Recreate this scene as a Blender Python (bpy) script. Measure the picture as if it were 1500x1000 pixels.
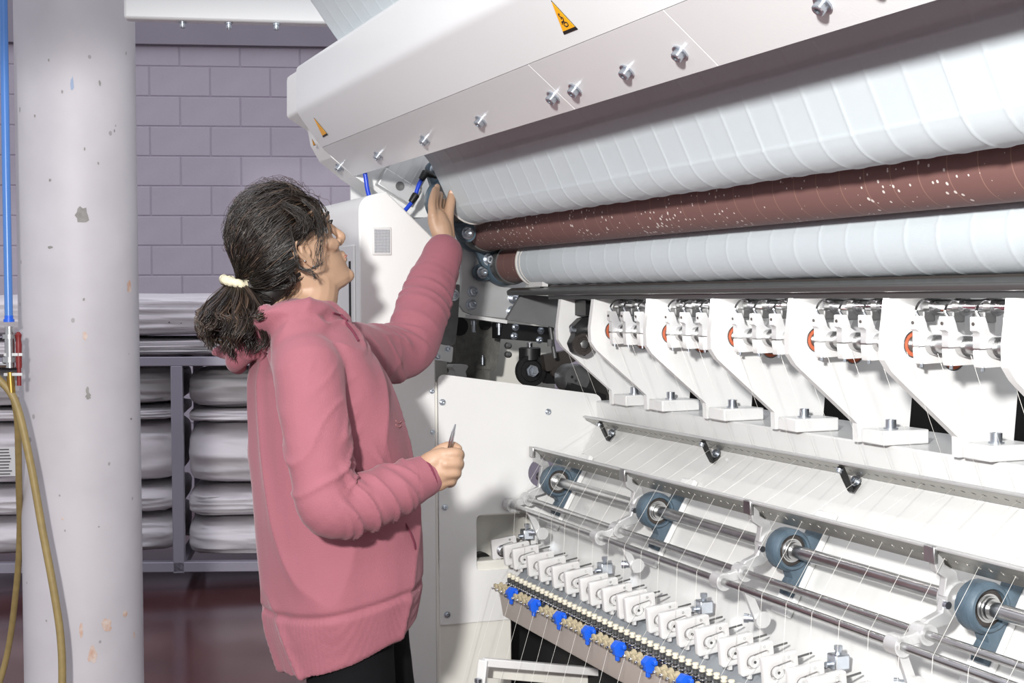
import bpy, bmesh, math, random
from mathutils import Vector, Matrix, noise
random.seed(7)
for o in list(bpy.data.objects): bpy.data.objects.remove(o)
scene = bpy.context.scene
COL = scene.collection

# ---------------------------------------------------------------- camera
# world frame: X runs along the machine toward the viewer, Y goes into the machine, Z up
F = 2112.0
YAW, PITCH, ROLL = math.atan(833 / F), 0.0306, 0.006
_s, _c = math.sin(YAW), math.cos(YAW)
_r0, _f0, _u0 = Vector((_s, _c, 0)), Vector((-_c, _s, 0)), Vector((0, 0, 1))
FW = _f0 * math.cos(PITCH) - _u0 * math.sin(PITCH)
_u = _u0 * math.cos(PITCH) + _f0 * math.sin(PITCH)
RT = _r0 * math.cos(ROLL) - _u * math.sin(ROLL)
UP = _u * math.cos(ROLL) + _r0 * math.sin(ROLL)
CAM = Vector((3.1128, -1.29456, 1.42))
CAM_PRE = Vector((2.594, -1.0788, 1.40))    # camera point in the machine's coordinates, before scaling about it
CAM_SCALE, LIFT = 1.2, -0.26                 # machine scaled up about the camera; LIFT keeps the camera point fixed
def W(v): return Vector((v[0] * CAM_SCALE, v[1] * CAM_SCALE, v[2] * CAM_SCALE + LIFT))
cam_data = bpy.data.cameras.new('camera')
cam_data.sensor_width = 36.0
cam_data.lens = F / 1500.0 * 36.0
cam_data.clip_start = 0.02
cam = bpy.data.objects.new('camera', cam_data)
COL.objects.link(cam)
cam.matrix_world = Matrix(((RT.x, UP.x, -FW.x, CAM.x), (RT.y, UP.y, -FW.y, CAM.y), (RT.z, UP.z, -FW.z, CAM.z), (0, 0, 0, 1)))
scene.camera = cam

def ray(u, v): return FW + RT * ((u - 750) / F) + UP * ((500 - v) / F)
def on(ax, val, u, v):
    d = ray(u, v); return CAM_PRE + d * ((val - CAM_PRE[ax]) / d[ax])
def onm(u, v, m=0.0): return on(0, m, u, v)      # image pixel cast on a plane across the machine
def onp(u, v, p=0.0): return on(1, p, u, v)      # ... on a plane along the machine
def dep(u, v, d): return CAM + ray(u, v) * d     # ... at a given distance
def depu(u, v, d): return CAM_PRE + ray(u, v) * d
def lev(a, d, z): # level camera-aligned frame: a metres right, d metres away, height z
    return Vector((CAM.x, CAM.y, 0)) + _r0 * a + _f0 * d + Vector((0, 0, z))

# ---------------------------------------------------------------- light
world = bpy.data.worlds.new('hall_light'); scene.world = world
world.use_nodes = True
bg = world.node_tree.nodes['Background']
bg.inputs[0].default_value = (0.83, 0.86, 0.91, 1)
bg.inputs[1].default_value = 0.92
def lamp(name, kind, loc, target, power, color, size=0.1, **kw):
    d = bpy.data.lights.new(name, kind); d.energy = power; d.color = color
    if kind == 'AREA': d.shape = 'RECTANGLE'; d.size = size; d.size_y = kw.get('size_y', size)
    else: d.shadow_soft_size = size
    if kind == 'SPOT': d.spot_size = kw['spot']; d.spot_blend = kw['blend']
    o = bpy.data.objects.new(name, d); COL.objects.link(o)
    o.location = loc
    o.rotation_euler = (Vector(target) - Vector(loc)).to_track_quat('-Z', 'Y').to_euler()
    return o
KEY = lev(-0.50, -0.50, 1.96)
lamp('work_light', 'SPOT', KEY, KEY + _f0 * math.cos(math.radians(-45)) * 1 + Vector((0, 0, math.sin(math.radians(-45)))), 560, (1.0, 0.985, 0.96), 0.09, spot=math.radians(97), blend=0.07)
lamp('ceiling_lamps', 'AREA', lev(-2.2, 4.6, 4.3), lev(-2.2, 5.8, 0), 34, (0.90, 0.82, 1.0), 3.0, size_y=1.2)
lamp('fill_light_near', 'AREA', lev(-0.6, 1.0, 3.6), lev(-0.2, 1.8, 0.6), 26, (1.0, 0.98, 0.96), 2.2, size_y=0.6)  # added soft fill from above, not a known fixture of the hall

vs = scene.view_settings
vs.view_transform = 'Standard'; vs.look = 'None'; vs.exposure = 0.12; vs.gamma = 1.0
vs.use_curve_mapping = False

# ---------------------------------------------------------------- materials
_lp = W((1.28, -0.003, 1.3945))
_bl = lamp('bed_light_strip', 'AREA', _lp, _lp + Vector((0, 0.45, -1)), 2.2, (1.0, 0.99, 0.97), 2.2, size_y=0.008)   # lamp strip under the sewing bed
def lin(c):
    c = c / 255.0
    return c / 12.92 if c <= 0.04045 else ((c + 0.055) / 1.055) ** 2.4
def rgb(r, g, b): return (lin(r), lin(g), lin(b), 1)
MATS = {}
def mat(name, col, rough=0.5, metal=0.0, var=0.0, scale=8.0, bump=0.0, bscale=60.0, dark=None, spec=0.5, sheen=0.0, coords='Object', stretch=(1, 1, 1), sss=0.0, detail=4.0, coat=0.0):
    m = bpy.data.materials.new(name); m.use_nodes = True
    nt = m.node_tree; b = nt.nodes['Principled BSDF']
    b.inputs['Base Color'].default_value = col
    b.inputs['Roughness'].default_value = rough; b.inputs['Metallic'].default_value = metal
    b.inputs['Specular IOR Level'].default_value = spec
    if sheen: b.inputs['Sheen Weight'].default_value = sheen; b.inputs['Sheen Roughness'].default_value = 0.4
    if coat: b.inputs['Coat Weight'].default_value = coat; b.inputs['Coat Roughness'].default_value = 0.08
    if sss:
        b.inputs['Subsurface Weight'].default_value = sss; b.inputs['Subsurface Radius'].default_value = (0.012, 0.005, 0.003); b.inputs['Subsurface Scale'].default_value = 1.0
    if var or bump:
        tc = nt.nodes.new('ShaderNodeTexCoord'); mp = nt.nodes.new('ShaderNodeMapping')
        mp.inputs['Scale'].default_value = stretch
        nt.links.new(tc.outputs[coords], mp.inputs[0])
    if var:
        n = nt.nodes.new('ShaderNodeTexNoise'); n.inputs['Scale'].default_value = scale; n.inputs['Detail'].default_value = detail
        nt.links.new(mp.outputs[0], n.inputs['Vector'])
        r = nt.nodes.new('ShaderNodeValToRGB')
        d = dark or tuple(x * (1 - var) for x in col[:3]) + (1,)
        r.color_ramp.elements[0].position = 0.35; r.color_ramp.elements[0].color = d
        r.color_ramp.elements[1].position = 0.65; r.color_ramp.elements[1].color = col
        nt.links.new(n.outputs[0], r.inputs[0]); nt.links.new(r.outputs[0], b.inputs['Base Color'])
    if bump:
        n2 = nt.nodes.new('ShaderNodeTexNoise'); n2.inputs['Scale'].default_value = bscale; n2.inputs['Detail'].default_value = 3
        nt.links.new(mp.outputs[0], n2.inputs['Vector'])
        bp = nt.nodes.new('ShaderNodeBump'); bp.inputs['Strength'].default_value = bump; bp.inputs['Distance'].default_value = 0.004
        nt.links.new(n2.outputs[0], bp.inputs['Height']); nt.links.new(bp.outputs[0], b.inputs['Normal'])
    MATS[name] = m
    return m
mat('white_paint', rgb(222, 222, 221), 0.32, var=0.03, scale=3, bump=0.05, bscale=350)
mat('hood_paint', rgb(220, 221, 222), 0.25, bump=0.04, bscale=300, var=0.02, scale=2)
mat('cream_paint', rgb(222, 220, 212), 0.45, var=0.04, scale=12)
mat('panel_paint', rgb(208, 208, 206), 0.28, var=0.03, scale=5, bump=0.05, bscale=200)
mat('steel', rgb(190, 190, 190), 0.28, 1.0, var=0.15, scale=30)
mat('chrome', rgb(215, 215, 218), 0.12, 1.0)
mat('brushed', rgb(170, 168, 162), 0.38, 1.0, var=0.2, scale=60, stretch=(0.05, 1, 1))
mat('rail_steel', rgb(120, 121, 120), 0.32, 0.75, var=0.12, scale=60, stretch=(0.05, 1, 1))
mat('light_alu', rgb(196, 196, 197), 0.4, 0.3)
mat('dull_steel', rgb(120, 120, 120), 0.5, 0.8, var=0.25, scale=25)
mat('alu', rgb(205, 205, 205), 0.42, 0.55, var=0.06, scale=20)
mat('zinc', rgb(190, 196, 204), 0.3, 0.95, var=0.1, scale=60)
mat('cast_grey', rgb(108, 107, 102), 0.7, 0.1, var=0.25, scale=60, bump=0.3, bscale=220)
mat('mid_grey', rgb(112, 113, 114), 0.5, 0.15, var=0.1, scale=20)
mat('blue_cast', rgb(78, 95, 108), 0.5, 0.0, var=0.25, scale=40, bump=0.15, bscale=120)
mat('black_part', rgb(26, 26, 27), 0.42, 0.1, var=0.3, scale=30)
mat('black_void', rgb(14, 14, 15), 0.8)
mat('dark_seal', rgb(60, 55, 52), 0.45, 0.2)
mat('orange_seal', rgb(186, 98, 68), 0.5, var=0.12, scale=90)
mat('white_plastic', rgb(208, 207, 206), 0.38)
mat('cream_plastic', rgb(214, 208, 190), 0.45)
mat('beige_plastic', rgb(172, 160, 132), 0.5, var=0.15, scale=80)
mat('blue_plastic', rgb(28, 92, 210), 0.35)
mat('blue_hose', rgb(30, 66, 190), 0.3)
mat('warn_orange', rgb(238, 168, 24), 0.4)
mat('warn_black', rgb(25, 22, 20), 0.5)
mat('channel_grey', rgb(134, 139, 144), 0.5, var=0.12, scale=25)
mat('tray_beige', rgb(178, 168, 160), 0.5, var=0.06, scale=15)
mat('fabric', rgb(192, 201, 206), 0.85, sheen=0.15, bump=0.25, bscale=1500)
mat('fabric_edge', rgb(212, 208, 202), 0.95, bump=0.8, bscale=500)
mat('thread', rgb(240, 238, 232), 0.7)
mat('block_paint', rgb(184, 175, 188), 0.75, var=0.06, scale=6, bump=0.25, bscale=60)
mat('mortar', rgb(172, 163, 177), 0.9)
mat('ring_beam', rgb(150, 143, 155), 0.85, var=0.06, scale=3)
mat('rack_steel', rgb(140, 136, 148), 0.45, 0.3, var=0.06, scale=10)
mat('wrap', rgb(206, 201, 205), 0.55, var=0.06, scale=5, bump=0.35, bscale=18)
mat('wrap_shaded', rgb(176, 172, 174), 0.55, var=0.1, scale=5, bump=0.35, bscale=18)  # wrap darkened to carry the shadow under the rack top rail
mat('ink', rgb(70, 66, 72), 0.7)
mat('pipe_blue', rgb(70, 120, 190), 0.3)
mat('hose_tan', rgb(150, 130, 84), 0.5, var=0.15, scale=40)
mat('valve_red', rgb(120, 30, 30), 0.45)
mat('brass', rgb(150, 120, 60), 0.35, 0.8)

def roller_mat():
    m = bpy.data.materials.new('roller_brown'); m.use_nodes = True; nt = m.node_tree; b = nt.nodes['Principled BSDF']
    tc = nt.nodes.new('ShaderNodeTexCoord')
    # lint flecks
    v = nt.nodes.new('ShaderNodeTexVoronoi'); v.inputs['Scale'].default_value = 80; v.inputs['Randomness'].default_value = 1
    nt.links.new(tc.outputs['Object'], v.inputs['Vector'])
    n0 = nt.nodes.new('ShaderNodeTexNoise'); n0.inputs['Scale'].default_value = 7
    nt.links.new(tc.outputs['Object'], n0.inputs['Vector'])
    mul = nt.nodes.new('ShaderNodeMath'); mul.operation = 'MULTIPLY'
    rr = nt.nodes.new('ShaderNodeMapRange'); rr.inputs[1].default_value = 0.40; rr.inputs[2].default_value = 0.65; rr.inputs[3].default_value = 0.06; rr.inputs[4].default_value = 0.24
    nt.links.new(n0.outputs[0], rr.inputs[0])
    lt = nt.nodes.new('ShaderNodeMath'); lt.operation = 'LESS_THAN'
    nt.links.new(v.outputs['Distance'], lt.inputs[0]); nt.links.new(rr.outputs[0], lt.inputs[1])
    # worn rings around the roller
    sp = nt.nodes.new('ShaderNodeSeparateXYZ'); nt.links.new(tc.outputs['Object'], sp.inputs[0])
    fr = nt.nodes.new('ShaderNodeMath'); fr.operation = 'MULTIPLY'; fr.inputs[1].default_value = 1 / 0.0593
    nt.links.new(sp.outputs[0], fr.inputs[0])
    f2 = nt.nodes.new('ShaderNodeMath'); f2.operation = 'FRACT'; nt.links.new(fr.outputs[0], f2.inputs[0])
    l2 = nt.nodes.new('ShaderNodeMath'); l2.operation = 'LESS_THAN'; l2.inputs[1].default_value = 0.028
    nt.links.new(f2.outputs[0], l2.inputs[0])
    m1 = nt.nodes.new('ShaderNodeMix'); m1.data_type = 'RGBA'; m1.inputs[6].default_value = rgb(120, 87, 83); m1.inputs[7].default_value = rgb(150, 116, 104)
    nt.links.new(l2.outputs[0], m1.inputs[0])
    m2 = nt.nodes.new('ShaderNodeMix'); m2.data_type = 'RGBA'; m2.inputs[7].default_value = rgb(222, 214, 208)
    nt.links.new(lt.outputs[0], m2.inputs[0]); nt.links.new(m1.outputs[2], m2.inputs[6])
    nt.links.new(m2.outputs[2], b.inputs['Base Color']); b.inputs['Roughness'].default_value = 0.62
    MATS['roller_brown'] = m
roller_mat()
def column_mat():
    m = bpy.data.materials.new('column_paint'); m.use_nodes = True; nt = m.node_tree; b = nt.nodes['Principled BSDF']
    tc = nt.nodes.new('ShaderNodeTexCoord')
    v = nt.nodes.new('ShaderNodeTexVoronoi'); v.inputs['Scale'].default_value = 13
    mp = nt.nodes.new('ShaderNodeMapping'); mp.inputs['Scale'].default_value = (1, 1, 0.75)
    nt.links.new(tc.outputs['Object'], mp.inputs[0]); nt.links.new(mp.outputs[0], v.inputs['Vector'])
    n = nt.nodes.new('ShaderNodeTexNoise'); n.inputs['Scale'].default_value = 25; nt.links.new(tc.outputs['Object'], n.inputs['Vector'])
    mu = nt.nodes.new('ShaderNodeMath'); mu.operation = 'MULTIPLY'; mu.inputs[1].default_value = 0.14; nt.links.new(n.outputs[0], mu.inputs[0])
    lt = nt.nodes.new('ShaderNodeMath'); lt.operation = 'LESS_THAN'; nt.links.new(v.outputs['Distance'], lt.inputs[0]); nt.links.new(mu.outputs[0], lt.inputs[1])
    n2 = nt.nodes.new('ShaderNodeTexNoise'); n2.inputs['Scale'].default_value = 3.5; n2.inputs['Detail'].default_value = 5; nt.links.new(tc.outputs['Object'], n2.inputs['Vector'])
    r = nt.nodes.new('ShaderNodeValToRGB'); r.color_ramp.elements[0].color = rgb(180, 176, 181); r.color_ramp.elements[1].color = rgb(192, 188, 193)
    r.color_ramp.elements[0].position = 0.3; r.color_ramp.elements[1].position = 0.6
    nt.links.new(n2.outputs[0], r.inputs[0])
    mx = nt.nodes.new('ShaderNodeMix'); mx.data_type = 'RGBA'; mx.inputs[7].default_value = rgb(140, 136, 136)
    ml = nt.nodes.new('ShaderNodeMath'); ml.operation = 'MULTIPLY'; ml.inputs[1].default_value = 0.75; nt.links.new(lt.outputs[0], ml.inputs[0])
    nt.links.new(ml.outputs[0], mx.inputs[0]); nt.links.new(r.outputs[0], mx.inputs[6]); nt.links.new(mx.outputs[2], b.inputs['Base Color'])
    b.inputs['Roughness'].default_value = 0.55
    bp = nt.nodes.new('ShaderNodeBump'); bp.inputs['Strength'].default_value = 0.15; bp.inputs['Distance'].default_value = 0.01
    nt.links.new(n2.outputs[0], bp.inputs['Height']); nt.links.new(bp.outputs[0], b.inputs['Normal'])
    MATS['column_paint'] = m
column_mat()
def floor_mat():
    m = bpy.data.materials.new('floor_red'); m.use_nodes = True; nt = m.node_tree; b = nt.nodes['Principled BSDF']
    tc = nt.nodes.new('ShaderNodeTexCoord')
    n = nt.nodes.new('ShaderNodeTexNoise'); n.inputs['Scale'].default_value = 1.6; n.inputs['Detail'].default_value = 8; nt.links.new(tc.outputs['Object'], n.inputs['Vector'])
    r = nt.nodes.new('ShaderNodeValToRGB'); r.color_ramp.elements[0].color = rgb(70, 42, 44); r.color_ramp.elements[1].color = rgb(92, 57, 57)
    r.color_ramp.elements[0].position = 0.35; r.color_ramp.elements[1].position = 0.7
    nt.links.new(n.outputs[0], r.inputs[0]); nt.links.new(r.outputs[0], b.inputs['Base Color'])
    b.inputs['Roughness'].default_value = 0.16; b.inputs['Specular IOR Level'].default_value = 0.6
    bp = nt.nodes.new('ShaderNodeBump'); bp.inputs['Strength'].default_value = 0.06; bp.inputs['Distance'].default_value = 0.01
    nt.links.new(n.outputs[0], bp.inputs['Height']); nt.links.new(bp.outputs[0], b.inputs['Normal'])
    MATS['floor_red'] = m
floor_mat()
def vent_mat():
    m = bpy.data.materials.new('vent_mesh'); m.use_nodes = True; nt = m.node_tree; b = nt.nodes['Principled BSDF']
    tc = nt.nodes.new('ShaderNodeTexCoord'); v = nt.nodes.new('ShaderNodeTexVoronoi'); v.voronoi_dimensions = '2D'; v.inputs['Scale'].default_value = 300; v.inputs['Randomness'].default_value = 0.0
    mp = nt.nodes.new('ShaderNodeMapping'); mp.inputs['Rotation'].default_value = (0, math.radians(90), math.radians(0)); nt.links.new(tc.outputs['Object'], mp.inputs[0]); nt.links.new(mp.outputs[0], v.inputs['Vector'])
    lt = nt.nodes.new('ShaderNodeMath'); lt.operation = 'LESS_THAN'; lt.inputs[1].default_value = 0.42; nt.links.new(v.outputs['Distance'], lt.inputs[0])
    mx = nt.nodes.new('ShaderNodeMix'); mx.data_type = 'RGBA'; mx.inputs[6].default_value = rgb(205, 206, 208); mx.inputs[7].default_value = rgb(98, 102, 110)
    nt.links.new(lt.outputs[0], mx.inputs[0]); nt.links.new(mx.outputs[2], b.inputs['Base Color'])
    MATS['vent_mesh'] = m
vent_mat()

# ---------------------------------------------------------------- helpers
ORG = {}
MACHINE = False      # True while built points are scaled about the camera by W
def org(o): return ORG.get(o.name, Vector((0, 0, 0))) if o else Vector((0, 0, 0))
class MB:
    def __init__(s): s.v = []; s.f = []
    def add(s, vs, fs):
        n = len(s.v); s.v += [Vector(x) for x in vs]; s.f += [tuple(n + i for i in f) for f in fs]; return s
    def box(s, c, d, rot=None):
        c = Vector(c); vs = []
        for i in (-1, 1):
            for j in (-1, 1):
                for k in (-1, 1):
                    w = Vector((i * d[0] / 2, j * d[1] / 2, k * d[2] / 2))
                    vs.append(c + (rot @ w if rot else w))
        return s.add(vs, [(0, 1, 3, 2), (4, 6, 7, 5), (0, 4, 5, 1), (2, 3, 7, 6), (0, 2, 6, 4), (1, 5, 7, 3)])
    def prism(s, prof, m0, m1):          # closed (p, z) outline swept along the machine
        n = len(prof); vs = [Vector((m0, a, b)) for a, b in prof] + [Vector((m1, a, b)) for a, b in prof]
        fs = [(i, (i + 1) % n, n + (i + 1) % n, n + i) for i in range(n)] + [tuple(range(n - 1, -1, -1)), tuple(range(n, 2 * n))]
        return s.add(vs, fs)
    def ring_loft(s, rings, cap=True, closed=True):
        n = len(rings[0]); vs = [p for r in rings for p in r]; fs = []
        for i in range(len(rings) - 1):
            for j in range(n if closed else n - 1):
                a = i * n + j; b = i * n + (j + 1) % n
                fs.append((a, b, b + n, a + n))
        if cap and closed: fs += [tuple(range(n - 1, -1, -1)), tuple(range((len(rings) - 1) * n, len(rings) * n))]
        return s.add(vs, fs)
    def lathe(s, o, axis, prof, n=16):   # prof: (distance along axis, radius)
        o = Vector(o); ax = Vector(axis).normalized()
        x = ax.orthogonal().normalized(); y = ax.cross(x)
        rings = [[o + ax * h + (x * math.cos(6.28319 * k / n) + y * math.sin(6.28319 * k / n)) * max(r, 1e-5) for k in range(n)] for h, r in prof]
        return s.ring_loft(rings)
    def cyl(s, a, b, r, n=16):
        a = Vector(a); b = Vector(b); return s.lathe(a, b - a, [(0, r), ((b - a).length, r)], n)
    def tube(s, pts, r, n=8):
        pts = [Vector(p) for p in pts]; rings = []; up = None
        for i, p in enumerate(pts):
            t = (pts[min(i + 1, len(pts) - 1)] - pts[max(i - 1, 0)]).normalized()
            if up is None: up = t.orthogonal().normalized()
            up = (up - t * up.dot(t)).normalized(); w = t.cross(up)
            rr = r[i] if isinstance(r, (list, tuple)) else r
            rings.append([p + (up * math.cos(6.28319 * k / n) + w * math.sin(6.28319 * k / n)) * rr for k in range(n)])
        return s.ring_loft(rings)
    def build(s, name, m, parent=None, smooth=40, bevel=0.0, seg=2, fix=True):
        o0 = org(parent)
        me = bpy.data.meshes.new(name); me.from_pydata([(W(v) if MACHINE else v) - o0 for v in s.v], [], s.f)
        return link(name, me, m, parent, smooth, bevel, seg, fix)
def link(name, me, m, parent=None, smooth=40, bevel=0.0, seg=2, fix=True):
    if fix:
        bm = bmesh.new(); bm.from_mesh(me); bmesh.ops.recalc_face_normals(bm, faces=bm.faces); bm.to_mesh(me); bm.free()
    me.materials.append(MATS[m] if isinstance(m, str) else m)
    if smooth:
        me.polygons.foreach_set('use_smooth', [True] * len(me.polygons))
        if smooth < 180: me.set_sharp_from_angle(angle=math.radians(smooth))
    o = bpy.data.objects.new(name, me); COL.objects.link(o)
    if parent: o.parent = parent; ORG[o.name] = org(parent)
    if bevel:
        b = o.modifiers.new('bevel', 'BEVEL'); b.width = bevel * (CAM_SCALE if MACHINE else 1); b.segments = seg; b.limit_method = 'ANGLE'; b.angle_limit = math.radians(35)
    return o
def thing(name, label, cat, loc=(0, 0, 0), group=None):
    loc = W(loc) if MACHINE else Vector(loc)
    o = bpy.data.objects.new(name, None); COL.objects.link(o); o.location = loc; o.empty_display_size = 0.05
    ORG[o.name] = Vector(loc); return tag(o, label, cat, group)
def tag(o, label, cat, group=None, kind=None):
    if label: o['label'] = label
    if cat: o['category'] = cat
    if group: o['group'] = group
    if kind: o['kind'] = kind
    return o
def dup(root, delta, label=None):
    r = root.copy(); COL.objects.link(r); r.location = root.location + Vector(delta) * (CAM_SCALE if MACHINE else 1)
    if label: r['label'] = label
    for ch in [c for c in KIDS(root)]:
        c = ch.copy(); COL.objects.link(c); c.parent = r
        for g in KIDS(ch):
            d = g.copy(); COL.objects.link(d); d.parent = c
    return r
def KIDS(o): return [c for c in bpy.data.objects if c.parent == o]
def sheet(outline, holes, t, to3, name, m, parent=None, bevel=0.0, res=1, smooth=30):
    """flat plate with holes: outline/holes in 2-D, thickness t along the third axis; to3 maps (a, b, c) to the world"""
    cu = bpy.data.curves.new('tmp', 'CURVE'); cu.dimensions = '2D'; cu.fill_mode = 'BOTH'; cu.extrude = t / 2; 
    if bevel: cu.bevel_depth = bevel; cu.bevel_resolution = 1; cu.offset = -bevel
    for pts in [outline] + list(holes):
        sp = cu.splines.new('POLY'); sp.points.add(len(pts) - 1)
        for q, (a, b) in zip(sp.points, pts): q.co = (a, b, 0, 1)
        sp.use_cyclic_u = True
    ob = bpy.data.objects.new('tmp', cu); COL.objects.link(ob)
    dg = bpy.context.evaluated_depsgraph_get(); me = bpy.data.meshes.new_from_object(ob.evaluated_get(dg))
    bpy.data.objects.remove(ob); bpy.data.curves.remove(cu)
    o0 = org(parent)
    for v in me.vertices: q = Vector(to3(v.co.x, v.co.y, v.co.z)); v.co = (W(q) if MACHINE else q) - o0
    bm = bmesh.new(); bm.from_mesh(me); bmesh.ops.remove_doubles(bm, verts=bm.verts, dist=1e-6); bmesh.ops.recalc_face_normals(bm, faces=bm.faces); bm.to_mesh(me); bm.free()
    me.name = name
    return link(name, me, m, parent, smooth, fix=False)
def circ(a, b, r, n=16, ph=0.0): return [(a + r * math.cos(ph + 6.28319 * k / n), b + r * math.sin(ph + 6.28319 * k / n)) for k in range(n)]
def rounded(pts, r, n=5):
    """round the corners of a 2-D polygon; r a number or one per corner"""
    out = []; N = len(pts)
    for i in range(N):
        p = Vector(pts[i]); a = Vector(pts[i - 1]) - p; b = Vector(pts[(i + 1) % N]) - p
        rr = r[i] if isinstance(r, (list, tuple)) else r
        if rr <= 0: out.append(tuple(p)); continue
        la, lb = a.length, b.length; a.normalize(); b.normalize()
        ang = math.acos(max(-1, min(1, a.dot(b)))); 
        if ang > 3.1: out.append(tuple(p)); continue
        d = min(rr / math.tan(ang / 2), la * 0.49, lb * 0.49)
        p0, p1 = p + a * d, p + b * d
        for k in range(n + 1):
            t = k / n; out.append(tuple(p0 * (1 - t) ** 2 + p * 2 * t * (1 - t) + p1 * t * t))
    return out
def mplate(pix, m, t, name, mt, parent=None, r=0.0, holes=(), bevel=0.0):
    """plate lying across the machine (normal along X) with its outline taken from image pixels"""
    pts = [(onm(u, v, m).y, onm(u, v, m).z) for u, v in pix]
    if r: pts = rounded(pts, r)
    return sheet(pts, holes, t, lambda a, b, c: (m - t / 2 + c, a, b), name, mt, parent, bevel)
def bolt(parent, c, axis, r=0.008, h=0.007, name='bolt', m='zinc', washer=True, socket=True):
    c = Vector(c); ax = Vector(axis).normalized(); b = MB()
    prof = []
    if washer: prof += [(0, r * 1.45), (h * 0.22, r * 1.45)]
    prof += [(h * 0.22, r), (h * 0.9, r), (h, r * 0.85)]
    if socket: prof += [(h, r * 0.5), (h * 0.45, r * 0.45), (h * 0.45, 0)]
    else: prof += [(h, 0)]
    b.lathe(c, ax, prof, 12)
    return b.build(name, m, parent)
# ================================================================ room shell
fl = MB().box((0, 0, -0.05), (40, 40, 0.1)).build('floor', 'floor_red', smooth=0); tag(fl, 'glossy dark red painted concrete floor', None, kind='structure')
WA = math.radians(7); WDIR = (_r0 * math.cos(WA) + _f0 * math.sin(WA)); WNRM = (_f0 * math.cos(WA) - _r0 * math.sin(WA))
ROTW = Matrix((WDIR, WNRM, Vector((0, 0, 1)))).transposed()
W0 = lev(-2.077, 9.75, 0)              # a point at the foot of the wall
wb = MB().box(W0 + WNRM * 0.0995 + Vector((0, 0, 2.2)), (16, 0.2, 4.4), ROTW).build('wall_back', 'mortar', smooth=0); tag(wb, 'painted lavender concrete block wall at the back', None, kind='structure')
rb = MB().box(W0 + WNRM * 0.0 + Vector((0, 0, 3.77)), (16, 0.12, 1.3), ROTW).build('trim_1', 'ring_beam', smooth=0); tag(rb, 'smooth lavender plaster band above the block wall', None, kind='structure')
def block_mesh(w, h):
    b = MB(); e = 0.005; d = 0.036
    fr = [Vector((x, -d, z)) for x, z in ((-w / 2 + e, -h / 2 + e), (w / 2 - e, -h / 2 + e), (w / 2 - e, h / 2 - e), (-w / 2 + e, h / 2 - e))]
    md = [Vector((x, -d + e, z)) for x, z in ((-w / 2, -h / 2), (w / 2, -h / 2), (w / 2, h / 2), (-w / 2, h / 2))]
    bk = [Vector((v.x, 0.02, v.z)) for v in md]
    b.ring_loft([bk, md, fr]); me = bpy.data.meshes.new('block'); me.from_pydata(b.v, [], b.f)
    bm = bmesh.new(); bm.from_mesh(me); bmesh.ops.recalc_face_normals(bm, faces=bm.faces); bm.to_mesh(me); bm.free()
    me.materials.append(MATS['block_paint']); return me
BM, BH = block_mesh(0.394, 0.194), block_mesh(0.394, 0.134)
for row in range(13):
    ztop = 3.12 if row == 0 else 2.98 - 0.2 * (row - 1)
    h = 0.14 if row == 0 else 0.2
    for k in range(-7, 8):
        x = k * 0.4 + (0.0 if row % 2 else 0.2) - 0.145
        o = bpy.data.objects.new('concrete_block', BH if row == 0 else BM); COL.objects.link(o); o.parent = wb
        o.location = W0 + WDIR * x + WNRM * 0.03 + Vector((0, 0, ztop - h / 2)); o.rotation_euler = ROTW.to_euler()

# column with chipped paint
CC = lev(-1.290, 4.3, 0); CR = 0.173
co = thing('concrete_column', 'thick round white concrete column with chipped and scuffed paint', 'column', CC)
MB().lathe(CC, (0, 0, 1), [(0, CR), (3.9, CR)], 64).build('shaft', 'column_paint', co)
mat('chip_grey', rgb(148, 146, 143), 0.8, var=0.25, scale=50); mat('chip_rust', rgb(190, 152, 132), 0.8, var=0.2, scale=40, dark=rgb(205, 190, 182)); mat('chip_blue', rgb(150, 165, 190), 0.8)
def chip(u, v, wpx, hpx, mt):
    s = 4.13 / F; a0 = (u - 750) * s + 1.290; zc = CAM.z + (437 + 0.006 * (750 - u) - v) * s
    b = MB(); n = 14; pts = []
    fx = max(-0.95, min(0.95, a0 / CR)); th0 = math.asin(fx)
    for k in range(n):
        an = 6.28319 * k / n; q = 0.65 + 0.5 * random.random()
        th = th0 + wpx * s / 2 / CR * math.cos(an) * q; zz = zc + hpx * s / 2 * math.sin(an) * q
        pts.append(CC + (_r0 * math.sin(th) - _f0 * math.cos(th)) * (CR + 0.0008) + Vector((0, 0, zz)))
    ctr = CC + (_r0 * math.sin(th0) - _f0 * math.cos(th0)) * (CR + 0.0012) + Vector((0, 0, zc))
    b.add([ctr] + pts, [(0, 1 + k, 1 + (k + 1) % n) for k in range(n)])
    b.build('paint_chip', mt, co, smooth=180)
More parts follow.
